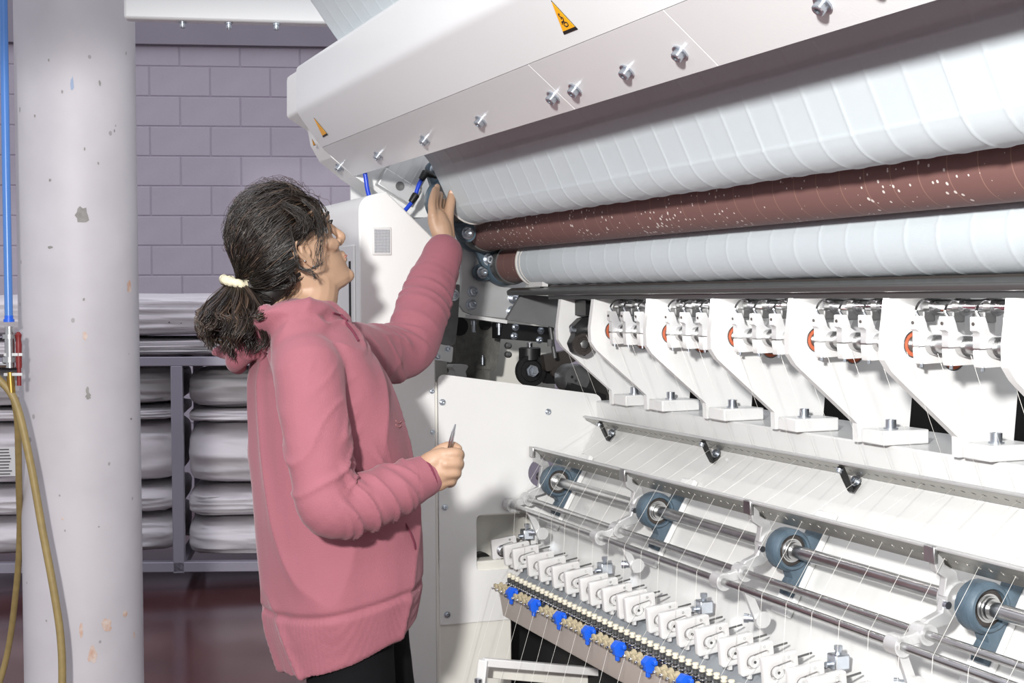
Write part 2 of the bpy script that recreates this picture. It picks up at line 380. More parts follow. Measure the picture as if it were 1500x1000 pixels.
for c in [(121, 317, 22, 30, 'chip_grey'), (182, 422, 12, 22, 'chip_rust'), (122, 440, 4, 5, 'chip_grey'), (123, 494, 7, 14, 'chip_rust'), (125, 574, 5, 12, 'chip_grey'), (126, 583, 9, 11, 'chip_grey'),
          (111, 126, 5, 22, 'chip_blue'), (146, 122, 4, 10, 'chip_grey'), (97, 138, 3, 6, 'chip_grey'), (162, 190, 3, 6, 'chip_grey'), (126, 220, 3, 5, 'chip_grey'), (143, 240, 3, 5, 'chip_grey'), (112, 930, 6, 24, 'chip_rust'), (145, 925, 16, 22, 'chip_rust'), (166, 912, 9, 11, 'chip_rust'), (126, 965, 14, 26, 'chip_rust'), (193, 948, 5, 11, 'chip_rust'),
          (88, 762, 5, 4, 'chip_rust'), (137, 776, 3, 3, 'chip_grey'), (195, 620, 5, 4, 'chip_grey'), (76, 364, 9, 4, 'chip_grey'), (60, 914, 3, 3, 'chip_grey'), (180, 72, 3, 6, 'chip_grey'), (78, 92, 3, 5, 'chip_grey'), (54, 172, 3, 5, 'chip_grey'), (77, 266, 4, 5, 'chip_grey')]:
    chip(*c)
# blue air pipe, valve and hose beside the column
D1 = 4.02
def cv(u, v, d=D1): return dep(u, v, d)
pp = MB().tube([cv(3, -260), cv(5, 0), cv(9, 250), cv(13, 470)], 0.0115, 12).build('air_pipe', 'pipe_blue'); tag(pp, 'bright blue vertical compressed-air pipe left of the column', 'pipe')
va = thing('air_valve', 'steel pipe valve with dark red lever between blue pipe and hose', 'valve', cv(15, 530))
MB().lathe(cv(13, 462), (0, 0, -1), [(0, .012), (.01, .012), (.01, .015), (.018, .015)], 14).build('pipe_collar', 'blue_plastic', va)
MB().lathe(cv(14, 478), (0, 0, -1), [(0, .012), (.022, .012), (.022, .02), (.034, .02), (.034, .014), (.085, .014), (.085, .021), (.1, .021), (.1, .013), (.115, .013)], 16).build('valve_body', 'steel', va)
MB().cyl(cv(15, 545), cv(17, 575), 0.011, 12).build('brass_nipple', 'brass', va)
MB().cyl(cv(-6, 534), cv(12, 534), 0.008, 10).build('side_port', 'steel', va)
MB().lathe(cv(27, 486), (0, 0, -1), [(0, .004), (.008, .009), (.02, .007), (.035, .009), (.05, .0085), (.1, .0085), (.1, .006), (.15, .006)], 12).build('lever', 'valve_red', va)
MB().box(cv(20, 519), (0.05, 0.016, 0.008), ROTW).box(cv(20, 548), (0.05, 0.016, 0.008), ROTW).build('clamp', 'steel', va)
def spline(pts, n=8):
    pts = [Vector(p) for p in pts]; out = []
    P = [pts[0] * 2 - pts[1]] + pts + [pts[-1] * 2 - pts[-2]]
    for i in range(1, len(P) - 2):
        for k in range(n):
            t = k / n
            out.append(0.5 * ((2 * P[i]) + (-P[i - 1] + P[i + 1]) * t + (2 * P[i - 1] - 5 * P[i] + 4 * P[i + 1] - P[i + 2]) * t * t + (-P[i - 1] + 3 * P[i] - 3 * P[i + 1] + P[i + 2]) * t ** 3))
    return out + [pts[-1]]
ho = MB().tube(spline([cv(-25, 540), cv(0, 557), cv(24, 592), cv(45, 680), cv(62, 775), cv(78, 860), cv(89, 935), cv(91, 1010), cv(86, 1120), cv(60, 1180)]), 0.0108, 12).build('air_hose', 'hose_tan'); tag(ho, 'tan rubber hose hanging in front of the white column', 'hose')
# the second length runs down behind the first and round the column's far side
ho2 = MB().tube(spline([cv(17, 572), cv(25, 610, 4.05), cv(27, 665, 4.12), cv(28, 720, 4.2), cv(29, 780, 4.3), cv(24, 860, 4.4), cv(10, 960, 4.5), cv(-20, 1060, 4.5)]), 0.0095, 12).build('air_hose', 'hose_tan'); tag(ho2, 'second tan hose dropping from the valve behind the column', 'hose')

# storage rack with wrapped bales
RD = 7.0
def rk(u, v, d=RD):  # on the rack front
    t = (d - RD); q = dep(u, v, 1.0) - CAM
    base = lev(0, RD, 0) + WDIR * ((263 - 750) / F * RD)
    dd = WNRM; s = ((lev((263 - 750) / F * RD, RD, 0) + WNRM * t - CAM).dot(dd)) / q.dot(dd); return CAM + q * s
mat('rack_dark', rgb(120, 117, 128), 0.5, 0.2)
ra = thing('storage_rack', 'grey square-tube steel rack holding wrapped fabric bales', 'rack', rk(263, 864))
def bar(a, b, w, d, name, par, mt='rack_steel'):
    a = Vector(a); b = Vector(b); z = (b - a).normalized(); x = WDIR if abs(z.dot(WDIR)) < 0.9 else Vector((0, 0, 1)); y = z.cross(x).normalized(); x = y.cross(z)
    return MB().box((a + b) / 2, (w, d, (b - a).length), Matrix((x, y, z)).transposed()).build(name, mt, par, bevel=0.004)
for sd in (0.0, 1.1):
    for pu in (-110, 263, 636):
        bar(rk(pu, 862.5) + WNRM * sd, Vector(rk(pu, 862.5) + WNRM * sd) + Vector((0, 0, 1.09)), 0.056, 0.056, 'post', ra) if pu != 263 else bar(rk(pu, 838) + WNRM * sd, rk(pu, 838) + WNRM * sd + Vector((0, 0, 1.01)), 0.056, 0.056, 'post', ra)
    bar(rk(-119, 531) + WNRM * sd, rk(645, 527) + WNRM * sd, 0.045, 0.056, 'top_rail', ra)
    bar(rk(-119, 832) + WNRM * sd, rk(645, 826) + WNRM * sd, 0.05, 0.056, 'bottom_rail', ra)
for pu in (-110, 263, 636):
    bar(rk(pu, 830) + WNRM * 0.03, rk(pu, 830) + WNRM * 1.07, 0.05, 0.04, 'cross_bar', ra)
    bar(rk(pu, 530) + WNRM * 0.03, rk(pu, 530) + WNRM * 1.07, 0.05, 0.04, 'cross_bar', ra)
def bale(u0, u1, v0, v1, mt, label, seed, d0=0.06, dl=0.95, ex=3.2):
    a = rk(u0, (v0 + v1) / 2); b = rk(u1, (v0 + v1) / 2); L = (b - a).length; c = (a + b) / 2 + WNRM * (d0 + dl / 2)
    hz = abs((rk(u0, v0) - rk(u0, v1)).z) / 2 - 0.002
    bm = bmesh.new(); bmesh.ops.create_cube(bm, size=2); bmesh.ops.subdivide_edges(bm, edges=bm.edges, cuts=15, use_grid_fill=True)
    for v in bm.verts:
        x, y, z = v.co; 
        n = (abs(x) ** 9 + abs(y) ** ex + abs(z) ** ex) ** (1 / ex); n9 = max(n, 1e-6)
        nn = (abs(x) ** 8 + (abs(y) ** ex + abs(z) ** ex) ** (8 / ex)) ** (1 / 8)
        k = 1 / nn; x, y, z = x * k, y * k, z * k
        sg = noise.noise(Vector((x * L * 1.2 + seed * 7.1, z * 9, y * 2 + seed))) * 0.022 + noise.noise(Vector((x * L * 2.5 + seed, z * 22 + x * 3, y * 3))) * 0.010
        w = WDIR * (x * L / 2) + WNRM * (y * (dl / 2 + sg * 2)) + Vector((0, 0, z * (hz + sg * 0.4)))
        v.co = w
    me = bpy.data.meshes.new('bale'); bm.to_mesh(me); bm.free()
    o = link('wrapped_bale', me, mt, None, 180); o.location = c; tag(o, label, 'fabric bale', 'wrapped bales on the storage rack'); return o
rows = [(541, 600, 'wrap_shaded', 'sagging bale in painted shade'), (601, 621, 'wrap', 'thin pale bale'), (622, 717, 'wrap', 'plump white bale'), (719, 762, 'wrap', 'creased flat white bale'), (763, 822, 'wrap', 'lowest pale bale')]
wh = ['under the rack top rail', 'below the sagging shaded one', 'in the middle of the stack', 'second from the bottom', 'resting on the bottom rail']
sd_ = 1
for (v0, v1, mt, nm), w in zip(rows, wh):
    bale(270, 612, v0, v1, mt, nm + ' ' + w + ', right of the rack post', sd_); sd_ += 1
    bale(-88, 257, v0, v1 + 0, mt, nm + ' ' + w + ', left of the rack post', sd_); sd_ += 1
bale(-100, 640, 497, 522, 'wrap', 'flat white wrapped bale lying along the rack top', 31, 0.02, 1.0, 5)
tb = bale(-100, 640, 428, 494, 'wrap', 'large white wrapped bale with ink marks on top of the rack', 33, 0.04, 1.0, 3.5)
b = MB()
for (u0, v0, u1, v1) in [(245, 462, 246, 473), (264, 461, 264, 474), (273, 461, 273, 474), (273, 461, 277, 465), (277, 465, 273, 468), (283, 463, 282, 474), (288, 464, 292, 473), (292, 473, 295, 463), (289, 469, 294, 469), (299, 462, 299, 473), (299, 473, 304, 473)]:
    b.tube([rk(u0, v0) + WNRM * 0.050, rk(u1, v1) + WNRM * 0.050], 0.0038, 5)
o = b.build('ink_mark', 'ink', None); o.parent = tb; o.matrix_parent_inverse = Matrix.Translation(-tb.location)
lb = thing('bale_label', 'white printed paper label on the bale left of the column', 'label', rk(8, 697))
MB().box(rk(5, 677) + WNRM * 0.03, (0.10, 0.004, 0.14), ROTW).build('paper', 'white_plastic', lb)
b = MB()
for k in range(9):
    b.box(rk(5 + random.uniform(-2, 2), 659 + k * 4.5) + WNRM * 0.027, (0.075 * random.uniform(0.6, 1), 0.002, 0.005), ROTW)
b.build('print_lines', 'ink', lb)

# ================================================================ machine: upper part
MACHINE = True
def P0(u, v, m=0.0): q = onm(u, v, m); return (q.y, q.z)
HM = -0.18
hA, hB, hC, hD = P0(434, 97, HM), P0(434, 163, HM), P0(471, 216, HM), P0(519, 258, HM)
M1 = 2.35
hood = thing('machine_hood', 'long white folded sheet-metal hood over the quilting rollers', 'machine hood', (0, -0.42, 1.62))
def strip(p, q, m0, m1, t, name, mt, par, off=0.0):
    """flat sheet between profile points p and q; thickness grows to the machine side"""
    p = Vector(p); q = Vector(q); n = Vector((-(q - p).y, (q - p).x)).normalized()
    if n.x < 0 and n.y < 0: n = -n
    if n.x < 0: n = -n
    a, b_ = p - n * off, q - n * off
    return MB().prism([tuple(a), tuple(b_), tuple(b_ + n * t), tuple(a + n * t)], m0, m1).build(name, mt, par, smooth=20)
def bend(path, m0, m1, t, name, mt, par, r=0.012):
    """sheet with rounded folds along a (p, z) path"""
    n = len(path); pts = []
    for i, p in enumerate(path):
        p = Vector(p)
        if i in (0, n - 1): pts.append(p); continue
        a = (Vector(path[i - 1]) - p).normalized(); b = (Vector(path[i + 1]) - p).normalized()
        p0, p1 = p + a * r, p + b * r
        pts += [p0 * (1 - k / 4) ** 2 + p * 2 * (k / 4) * (1 - k / 4) + p1 * (k / 4) ** 2 for k in range(5)]
    offs = []
    for i in range(len(pts)):
        d = (pts[min(i + 1, len(pts) - 1)] - pts[max(i - 1, 0)]).normalized(); nn = Vector((-d.y, d.x)); offs.append(pts[i] + nn * t)
    return MB().prism([tuple(x) for x in pts] + [tuple(x) for x in reversed(offs)], m0, m1).build(name, mt, par, smooth=35)
hCi = (Vector(hC) * 0.985 + Vector(hD) * 0.015)
bend([(hA[0] + 0.04, hA[1] + 0.012), hA, hB, hC], HM, M1, 0.003, 'upper_shell', 'hood_paint', hood, 0.010)
PF = (hC[0] + hD[0]) / 2
seams = [HM, onp(808, 130, PF).x, onp(1012, 95, PF).x, M1]
dn = (Vector(hD) - Vector(hC)).normalized(); nrm = Vector((-dn.y, dn.x)); nrm = nrm if nrm.x > 0 else -nrm
for i in range(3):
    c0 = Vector(hC) + dn * 0.001; d0 = Vector(hD)
    MB().prism([tuple(c0), tuple(d0), tuple(d0 + nrm * 0.012 - dn * 0.0), tuple(d0 + nrm * 0.012 - dn * 0.003), tuple(d0 + nrm * 0.003 - dn * 0.003), tuple(c0 + nrm * 0.003)], seams[i] + (0.0007 if i else 0), seams[i + 1] - 0.0007).build('lower_panel', 'hood_paint', hood, smooth=20)
# end block with a rounded lower edge
eb = [(hA[0] + 0.004, hA[1] - 0.002), (hB[0] + 0.004, hB[1])] + [P0(u, v, HM - .10) for u, v in ((451, 192), (455, 214), (468, 237), (500, 263), (530, 284), (575, 322))] + [P0(610, 322, HM - .10), (-0.24, 1.82)]
MB().prism(rounded(eb, 0.01, 3), HM - 0.10, HM - 0.003).build('end_block', 'white_paint', hood, smooth=35)
n3 = Vector((0, -nrm.x, -nrm.y))
for u, v in [(498, 244), (555, 227), (623, 204), (705, 176), (811, 141), (843, 130), (919, 103), (997, 76), (1206, 5), (1290, -30)]:
    d = ray(u, v); c3 = Vector((0, hC[0], hC[1])); t = (c3 - CAM_PRE).dot(n3) / d.dot(n3)
    bolt(hood, CAM_PRE + d * t, n3, 0.0068, 0.010)
# warning stickers
f3 = Vector((0, hB[0], hB[1])); fd = (Vector(hC) - Vector(hB)).normalized(); fn = Vector((0, -abs(fd.y), -abs(fd.x)))
def onface(u, v, o3, n): d = ray(u, v); return CAM_PRE + d * ((o3 - CAM_PRE).dot(n) / d.dot(n))
def sticker(tri, o3, n, lab, glyph=True):
    p = [onface(u, v, o3, n) + n * 0.0006 for u, v in tri]; c = (p[0] + p[1] + p[2]) / 3
    th = thing('warning_sticker', lab, 'sticker', tuple(c))
    def slab(q, h, name, mt):
        vs = [x for x in q] + [x + n * h for x in q]; k = len(q)
        MB().add(vs, [tuple(range(k)), tuple(range(k, 2 * k))] + [(i, (i + 1) % k, k + (i + 1) % k, k + i) for i in range(k)]).build(name, mt, th, smooth=0)
    slab(p, 0.0005, 'black_border', 'warn_black')
    q = [c + (x - c) * 0.93 for x in p]; q = [q[0], q[1] + (p[0] - p[1]) * 0.07, q[2] + (p[0] - p[2]) * 0.07]
    slab(q, 0.0009, 'yellow_field', 'warn_orange')
    if glyph:   # a hand caught by rollers, drawn as line strokes
        e1 = (q[1] - q[2]); e2 = q[0] - (q[1] + q[2]) / 2; o = (q[1] + q[2]) / 2
        WW = lambda a, b: o + e1 * a + e2 * b + n * 0.0010
        g = MB()
        for pts in ([(-.02, .10), (.16, .12), (.18, .22), (.0, .24), (-.10, .18), (-.02, .10)], [(-.16, .30), (-.06, .27), (.04, .32), (.10, .40), (.02, .44), (-.05, .38)], [(-.20, .22), (-.08, .30), (.06, .28)], [(.0, .46), (-.06, .52), (-.02, .58), (.04, .54)]):
            g.tube(spline([WW(*x) for x in pts], 4), 0.0007, 5)
        g.build('hand_symbol', 'warn_black', th)
sticker([(808, 0), (847, 42), (827, 50)], f3, fn, 'large yellow triangular hand-hazard sticker on the hood face')
sticker([(460, 172), (481, 197), (474, 201)], f3, fn, 'small orange triangular sticker near the far end of the hood', False)
q0 = Vector((0, eb[2][0], eb[2][1])); qd = Vector((0, eb[3][0] - eb[2][0], eb[3][1] - eb[2][1])).normalized(); qn = Vector((0, -abs(qd.z), -abs(qd.y)))
sticker([(457.5, 203), (463, 212), (459.5, 213)], Vector((0, hC[0], hC[1])), n3, 'tiny orange triangular sticker on the hood end edge', False)

# overhead beam of the fabric feeder
ob = thing('feeder_beam', 'white overhead beam with bolts underneath, left of the hood', 'beam', tuple(depu(320, 10, 3.1)))
a, b_ = depu(181, 27, 3.1), depu(560, 37, 3.15); dv = (b_ - a); dl = dv.length; dv.normalize(); dn_ = Vector((-dv.y, dv.x, 0)).normalized()
rt = Matrix((dv, dn_, Vector((0, 0, 1)))).transposed()
MB().box((a + b_) / 2 + Vector((0, 0, 0.09)) + dn_ * 0.02, (dl, 0.04, 0.18), rt).build('beam_body', 'hood_paint', ob, bevel=0.006)
for u in (266, 334, 404):
    bolt(ob, depu(u, 29 + (u - 200) * 0.022, 3.12) + Vector((0, 0, 0.001)) + dn_ * 0.015, (0, 0, -1), 0.006, 0.014)

# quilted fabric: web from above, round the upper roller
RC = Vector((-0.133, 1.592)); RR = 0.050
def web_profile():
    T = RC + RR * Vector((-0.86, -0.51)); path = [Vector((-0.53, 2.055)), Vector((-0.446, 1.944)), Vector((-0.402, 1.882)), Vector((-0.30, 1.752)), Vector((-0.217, 1.652))]
    pts = []
    for i in range(len(path)):
        nx = path[i + 1] if i + 1 < len(path) else T
        k = max(2, int((nx - path[i]).length / (0.02 if i < 3 else 0.0022)))
        pts += [path[i] + (nx - path[i]) * (j / k) for j in range(k)]
    a0 = math.atan2(-0.51, -0.86)
    for j in range(66): 
        a = a0 + j / 65 * math.radians(175); pts.append(RC + RR * Vector((math.cos(a), math.sin(a))))
    return pts
def quilt(name, prof, m0, m1, sm, sl, ph_m, ph_l, parent, mt='fabric', amp=0.0012, fall=0.0016, edge=True):
    """fabric sheet along the machine with sewn cross lines every sm and long lines every sl"""
    L = [0]; 
    for i in range(1, len(prof)): L.append(L[-1] + (prof[i] - prof[i - 1]).length)
    nm = int((m1 - m0) / 0.0025); vs = []; fs = []
    N = []
    for i in range(len(prof)):
        d = (prof[min(i + 1, len(prof) - 1)] - prof[max(i - 1, 0)]).normalized(); N.append(Vector((d.y, -d.x)))
    for a in range(nm + 1):
        m = m0 + (m1 - m0) * a / nm
        dm = abs(((m - ph_m) / sm + 0.5) % 1 - 0.5) * sm
        for i, p in enumerate(prof):
            dl_ = abs(((L[i] - ph_l) / sl + 0.5) % 1 - 0.5) * sl
            g = amp * (math.exp(-(dm / fall) ** 1) * 0.9 + math.exp(-(dl_ / fall) ** 1) * 0.9)
            g -= 0.0003 * math.sin(math.pi * min(1, dm / (sm / 2)) / 2)
            w = noise.noise(Vector((m * 6, L[i] * 9, 3.1))) * 0.0010
            q = p + N[i] * (-(g) + w) * SGN
            vs.append(Vector((m, q.x, q.y)))
    n = len(prof)
    fs = [(a * n + i, (a + 1) * n + i, (a + 1) * n + i + 1, a * n + i + 1) for a in range(nm) for i in range(n - 1)]
    mb = MB(); mb.v = vs; mb.f = fs
    o = mb.build(name, mt, parent, smooth=180, fix=False)
    s = o.modifiers.new('thick', 'SOLIDIFY'); s.thickness = 0.002; s.offset = 0
    return o
SGN = -1
wp = web_profile()
# length of the web down to the tangent point sets the phase of the long seams
Lw = 0
for i in range(1, len(wp) - 65): Lw += (wp[i] - wp[i - 1]).length
qf = thing('quilted_fabric', 'white quilted fabric web passing down under the hood round the top roller', 'fabric', (0, RC.x, RC.y))
MCR = onp(1117, 238, -0.18).x
quilt('fabric_web', wp, 0.0, 2.05, 0.0593, 0.082, MCR, Lw - 0.004, qf)
MB().cyl((-0.10, RC.x, RC.y), (2.1, RC.x, RC.y), RR - 0.006, 40).build('roller_core', 'dark_seal', qf)
# rolled fuzzy selvedge at the end of the roll
ring = [Vector((0.004, p.x, p.y)) for p in wp[-76:]]
MB().tube(ring, 0.0035, 6).build('selvedge', 'fabric_edge', qf, smooth=180)
for k, rr in enumerate((0.044, 0.036)):
    MB().tube([Vector((-0.004, RC.x + rr * math.cos(x), RC.y + rr * math.sin(x))) for x in [math.pi + j * 0.12 for j in range(30)]], 0.003, 6).build('selvedge', 'fabric_edge', qf, smooth=180)

BRC = Vector((-0.040, 1.541)); BR = 0.045
br = thing('rubber_roller', 'dark brown rubber roller with lint flecks between two white fabric rolls', 'roller', (0, BRC.x, BRC.y))
MB().lathe((-0.17, BRC.x, BRC.y), (1, 0, 0), [(0, BR - .004), (.004, BR), (2.3, BR)], 64).build('rubber_sleeve', 'roller_brown', br)
MB().lathe((-0.215, BRC.x, BRC.y), (1, 0, 0), [(0, .02), (.006, .046), (.04, .049), (.045, .047), (.045, .03)], 40).build('end_collar', 'dull_steel', br)
LRC = Vector((0.022, 1.469)); LR = 0.045
lr = thing('fabric_roll', 'lower white quilted fabric roll running just above the steel bed', 'fabric roll', (0, LRC.x, LRC.y))
MB().lathe((-0.19, LRC.x, LRC.y), (1, 0, 0), [(0, LR - .007), (2.2, LR - .007)], 48).build('rubber_core', 'roller_brown', lr)
MB().lathe((-0.225, LRC.x, LRC.y), (1, 0, 0), [(0, .02), (.006, .040), (.035, .043), (.04, .041), (.04, .03)], 40).build('end_collar', 'dull_steel', lr)
a0 = math.radians(95); lp = [LRC + LR * Vector((math.cos(a0 + j / 85 * math.radians(230)), math.sin(a0 + j / 85 * math.radians(230)))) for j in range(86)]
quilt('fabric_wrap', lp, -0.055, 2.05, 0.0593, 0.082, MCR, 0.055, lr, amp=0.0010)
MB().tube([Vector((-0.055, p.x, p.y)) for p in lp], 0.004, 6).build('selvedge', 'fabric_edge', lr, smooth=180)
MB().tube([Vector((-0.04, p.x, p.y)) for p in lp], 0.0022, 6).build('selvedge', 'fabric_edge', lr, smooth=180)

# flange bearings carrying the rollers (two bolts each)
def flange(cp, cz, m, ang, r, L, lab, mt='blue_cast'):
    th = thing('flange_bearing', lab, 'bearing', (m, cp, cz))
    d = Vector((math.cos(ang), math.sin(ang))); e = Vector((-d.y, d.x)); out = []
    for k in range(13): 
        a = -math.pi / 2 + math.pi * k / 12; out.append(Vector((cp, cz)) + d * (L + 0.018 * math.cos(a)) + e * 0.018 * math.sin(a))
    for k in range(13):
        a = math.radians(25) + math.radians(130) * k / 12; out.append(Vector((cp, cz)) + d * r * math.cos(a) + e * r * math.sin(a))
    for k in range(13): 
        a = math.pi / 2 + math.pi * k / 12; out.append(Vector((cp, cz)) + d * (-L + 0.018 * math.cos(a)) + e * 0.018 * math.sin(a))
    for k in range(13):
        a = math.radians(205) + math.radians(130) * k / 12; out.append(Vector((cp, cz)) + d * r * math.cos(a) + e * r * math.sin(a))
    sheet([tuple(x) for x in out], [], 0.014, lambda a, b, c: (m + c, a, b), 'flange', mt, th, smooth=35)
    MB().lathe((m + 0.006, cp, cz), (1, 0, 0), [(0, r), (.012, r * .96), (.016, r * .9), (.016, r * .78), (.010, r * .76), (.010, r * .5)], 36).build('housing', mt, th)
    for s_ in (-1, 1):
        q = Vector((cp, cz)) + d * L * s_; bolt(th, (m + 0.007, q.x, q.y), (1, 0, 0), 0.009, 0.012)
    return th
flange(BRC.x, BRC.y, -0.235, math.radians(-70), 0.047, 0.066, 'blue-grey flange bearing holding the brown roller end')
q = onm(705, 399, -0.245)
flange(LRC.x, LRC.y, -0.245, math.atan2(q.z - LRC.y, q.y - LRC.x) + math.pi, 0.045, (Vector((q.y, q.z)) - LRC).length, 'blue-grey flange bearing holding the lower roller core')
flange(RC.x - 0.005, RC.y - 0.002, -0.12, math.radians(118), 0.052, 0.07, 'blue-grey flange bearing behind the raised hand')
# ================================================================ machine: far end
cab = thing('machine_cabinet', 'white end cabinet with clipped corner and small vent grille', 'cabinet', (-0.2, -0.285, 0.2175))
cp = [(-0.212, 0.2175), (-0.212, 1.511), (-0.306, 1.598), (-0.338, 1.590), (-0.359, 1.552), (-0.359, 0.2175)]
cpr = rounded([(-0.212, 0.2175), (-0.212, 1.511), (-0.306, 1.599), (-0.359, 1.586), (-0.359, 0.2175)], [0, 0.004, 0.004, 0.035, 0], 8)
MB().prism(cpr, -0.45, 0).build('cabinet_body', 'white_paint', cab, smooth=35, bevel=0.003)
MB().prism([(-0.209, 0.26), (-0.209, 1.24), (-0.213, 1.24), (-0.213, 0.26)], -0.44, 0.0).build('inner_sheet', 'cream_paint', cab)
# side door with a dark recessed grip
s0 = onp(514, 360, -.36).x; s1 = onp(511, 470, -.36).x
MB().box((-0.075, -0.3605, 0.9), (0.095, 0.004, 1.2), ).build('side_door', 'white_paint', cab, bevel=0.002)
MB().box((onp(512.5, 380, -.3625).x, -0.3615, 1.22), (0.012, 0.004, 0.50)).build('grip_slot', 'black_void', cab)
for u, v in ((633, 573), (634, 633), (634, 690), (553.5, 300)):
    if u > 600: bolt(cab, onm(u, v, 0), (1, 0, 0), 0.0035, 0.003, 'screw')
vg = MB().box((0.001, (onm(545, 333).y + onm(573, 373).y) / 2, (onm(545, 333).z + onm(573, 373).z) / 2), (0.004, 0.037, 0.052)).build('vent_frame', 'white_plastic', cab, bevel=0.0015)
o = MB().box((0.0028, (onm(545, 333).y + onm(573, 373).y) / 2 , (onm(545, 333).z + onm(573, 373).z) / 2), (0.002, 0.030, 0.044)).build('vent_mesh', 'vent_mesh', vg, smooth=0)

# white side plate with cut-outs
pl = thing('side_plate', 'white screwed side plate with shaft hole and square cut-out', 'machine plate', (0, -0.1, 0.77))
out = rounded([(-0.208, 0.777), (-0.208, 1.256), (0.132, 1.206), (0.140, 1.10), (0.02, 0.90), (-0.042, 0.862), (-0.042, 0.775)], [0.004, 0.014, 0.02, 0.01, 0.01, 0.004, 0.014], 6)
hole1 = rounded([(-0.133, 0.874), (-0.133, 0.983), (-0.020, 0.983), (-0.020, 0.905), (-0.046, 0.874)], 0.012, 5)
sheet(out, [hole1, circ(0.004, 1.058, 0.029, 28)], 0.004, lambda a, b, c: (0.002 + c, a, b), 'plate_sheet', 'white_paint', pl)
for u, v in [(648, 589), (803, 603), (651.5, 743), (655, 900)]:
    bolt(pl, onm(u, v, 0.004), (1, 0, 0), 0.0045, 0.004, 'screw')
# lower leg frame below the plate
lf = thing('lower_frame', 'beige lower machine leg behind the side plate', 'machine frame', (-0.06, -0.13, 0.2175))
MB().box((-0.05, -0.135, 0.555), (0.10, 0.15, 0.675)).build('leg_panel', 'cream_paint', lf, bevel=0.003)
MB().box((-0.02, -0.125, 0.985), (0.04, 0.165, 0.01)).build('shelf', 'cream_paint', lf)
MB().box((-0.06, -0.04, 0.895), (0.006, 0.33, 0.21)).build('back_sheet', 'cream_paint', lf)
cdk = onm(712, 825, -0.02)
MB().lathe((-0.10, cdk.y, cdk.z), (1, 0, 0), [(0, .001), (0, .018), (0.06, .018), (.06, .001)], 24).build('cable_grommet', 'black_part', lf)

# bracket plate and drive parts in the open cavity
mB = -0.26
sb = thing('roller_bracket', 'light grey roller bracket plate with socket bolts', 'bracket', (mB, -0.05, 1.4))
mplate([(676, 345), (675, 385), (677, 410), (674, 446), (680, 456), (692, 461), (748, 467), (758, 466), (763, 458), (765, 434), (775, 405), (775, 345)], mB, 0.014, 'bracket_plate', 'alu', sb, 0.006)
for u, v in [(692, 427), (690, 446), (752, 437), (750, 456)]: bolt(sb, onm(u, v, mB), (1, 0, 0), 0.0085, 0.010)
mplate([(689, 461), (743, 469), (743, 474), (689, 466)], mB + 0.03, 0.03, 'lower_flange', 'white_paint', sb)
for u, v in [(694, 478), (731, 482)]:
    q = onm(u, v, mB + .02); bb = MB().lathe(q + Vector((0, 0, .012)), (0, 0, -1), [(0, .006), (.008, .006), (.008, .004), (.024, .004)], 10).build('hanging_bolt', 'zinc', sb)
sa = thing('steel_lever_arm', 'flat grey steel arm beside the roller bracket', 'machine arm', tuple(onm(660, 500, -.22)))
mplate([(657, 420), (674, 415), (671, 470), (667, 503), (648, 512), (645, 490)], -0.22, 0.012, 'arm_bar', 'dull_steel', sa, 0.006)
bolt(sa, onm(664, 432, -.215), (1, 0, 0), 0.0085, 0.010)
MB().cyl(onm(664, 432, -.27), onm(664, 432, -.22), .006, 12).build('added_pin', 'dull_steel', sa)  # pin added to tie the loose arm to the roller bracket
mplate([(640, 503), (664, 508), (662, 531), (640, 527)], -0.14, 0.008, 'end_lug', 'alu', sa, 0.004)
bolt(sa, onm(656, 511, -.14), (1, 0, 0), 0.005, 0.006); bolt(sa, onm(641, 522, -.14), (1, 0, 0), 0.005, 0.006)
cg = thing('cast_housing', 'rough grey cast gear housing in the machine opening', 'gear housing', tuple(onm(700, 545, -.34)))
mplate([(668, 464), (737, 470), (727, 542), (700, 540), (690, 548), (668, 548)], -0.34, 0.06, 'casting', 'cast_grey', cg, 0.006)
MB().box((-0.37, onm(700, 540, -.34).y, 0.75), (0.05, 0.06, 1.065)).build('added_support', 'cast_grey', cg)  # support added to hold the casting up from the floor, behind the plate
for u, v, r in ((673, 478, 0.020), (711, 474, 0.014)):
    q = onm(u, v, -.338); MB().lathe(q, (1, 0, 0), [(-.01, r), (0.0005, r), (0.0005, 0)], 24).build('round_recess', 'black_void', cg)
q = onm(707, 534, -.33); MB().lathe(q, (0, 0, 1), [(0, .005), (.016, .005), (.016, .003), (.02, .003)], 10).build('stud', 'zinc', cg)
mplate([(664, 534), (684, 534), (686, 537), (682, 544), (684, 552), (664, 552), (667, 543), (663, 538)], -0.30, 0.04, 'cable_clip', 'white_plastic', cg, 0.002)
gb = thing('cross_beam', 'mid-grey steel cross beam under the bed', 'machine beam', tuple(onm(790, 470, -.1)))
mplate([(764, 431), (826, 435), (822, 481), (742, 468)], -0.10, 0.012, 'beam_plate', 'mid_grey', gb, 0.003)
kb = thing('clamp_block', 'black steel block with four small bolts', 'machine block', tuple(onm(768, 497, -.26)))
mplate([(733, 472), (812, 480), (806, 502), (733, 496)], -0.25, 0.05, 'block_body', 'black_part', kb, 0.002)
for u, v in ((755, 479), (753, 492), (792, 484), (790, 498)): bolt(kb, onm(u, v, -.25), (1, 0, 0), 0.0055, 0.005)
rm = thing('rubber_mount', 'dark rubber buffer with chrome bolt on top', 'rubber mount', tuple(onm(776, 528, -.2)))
q = onm(776, 528, -.20); MB().lathe(q, (0, 0, 1), [(0, .020), (.002, .023), (.026, .023), (.028, .020)], 24).build('rubber_body', 'black_part', rm)
MB().lathe(q + Vector((0, 0, .028)), (0, 0, 1), [(0, .006), (.009, .006), (.010, .004)], 12).build('bolt', 'chrome', rm)
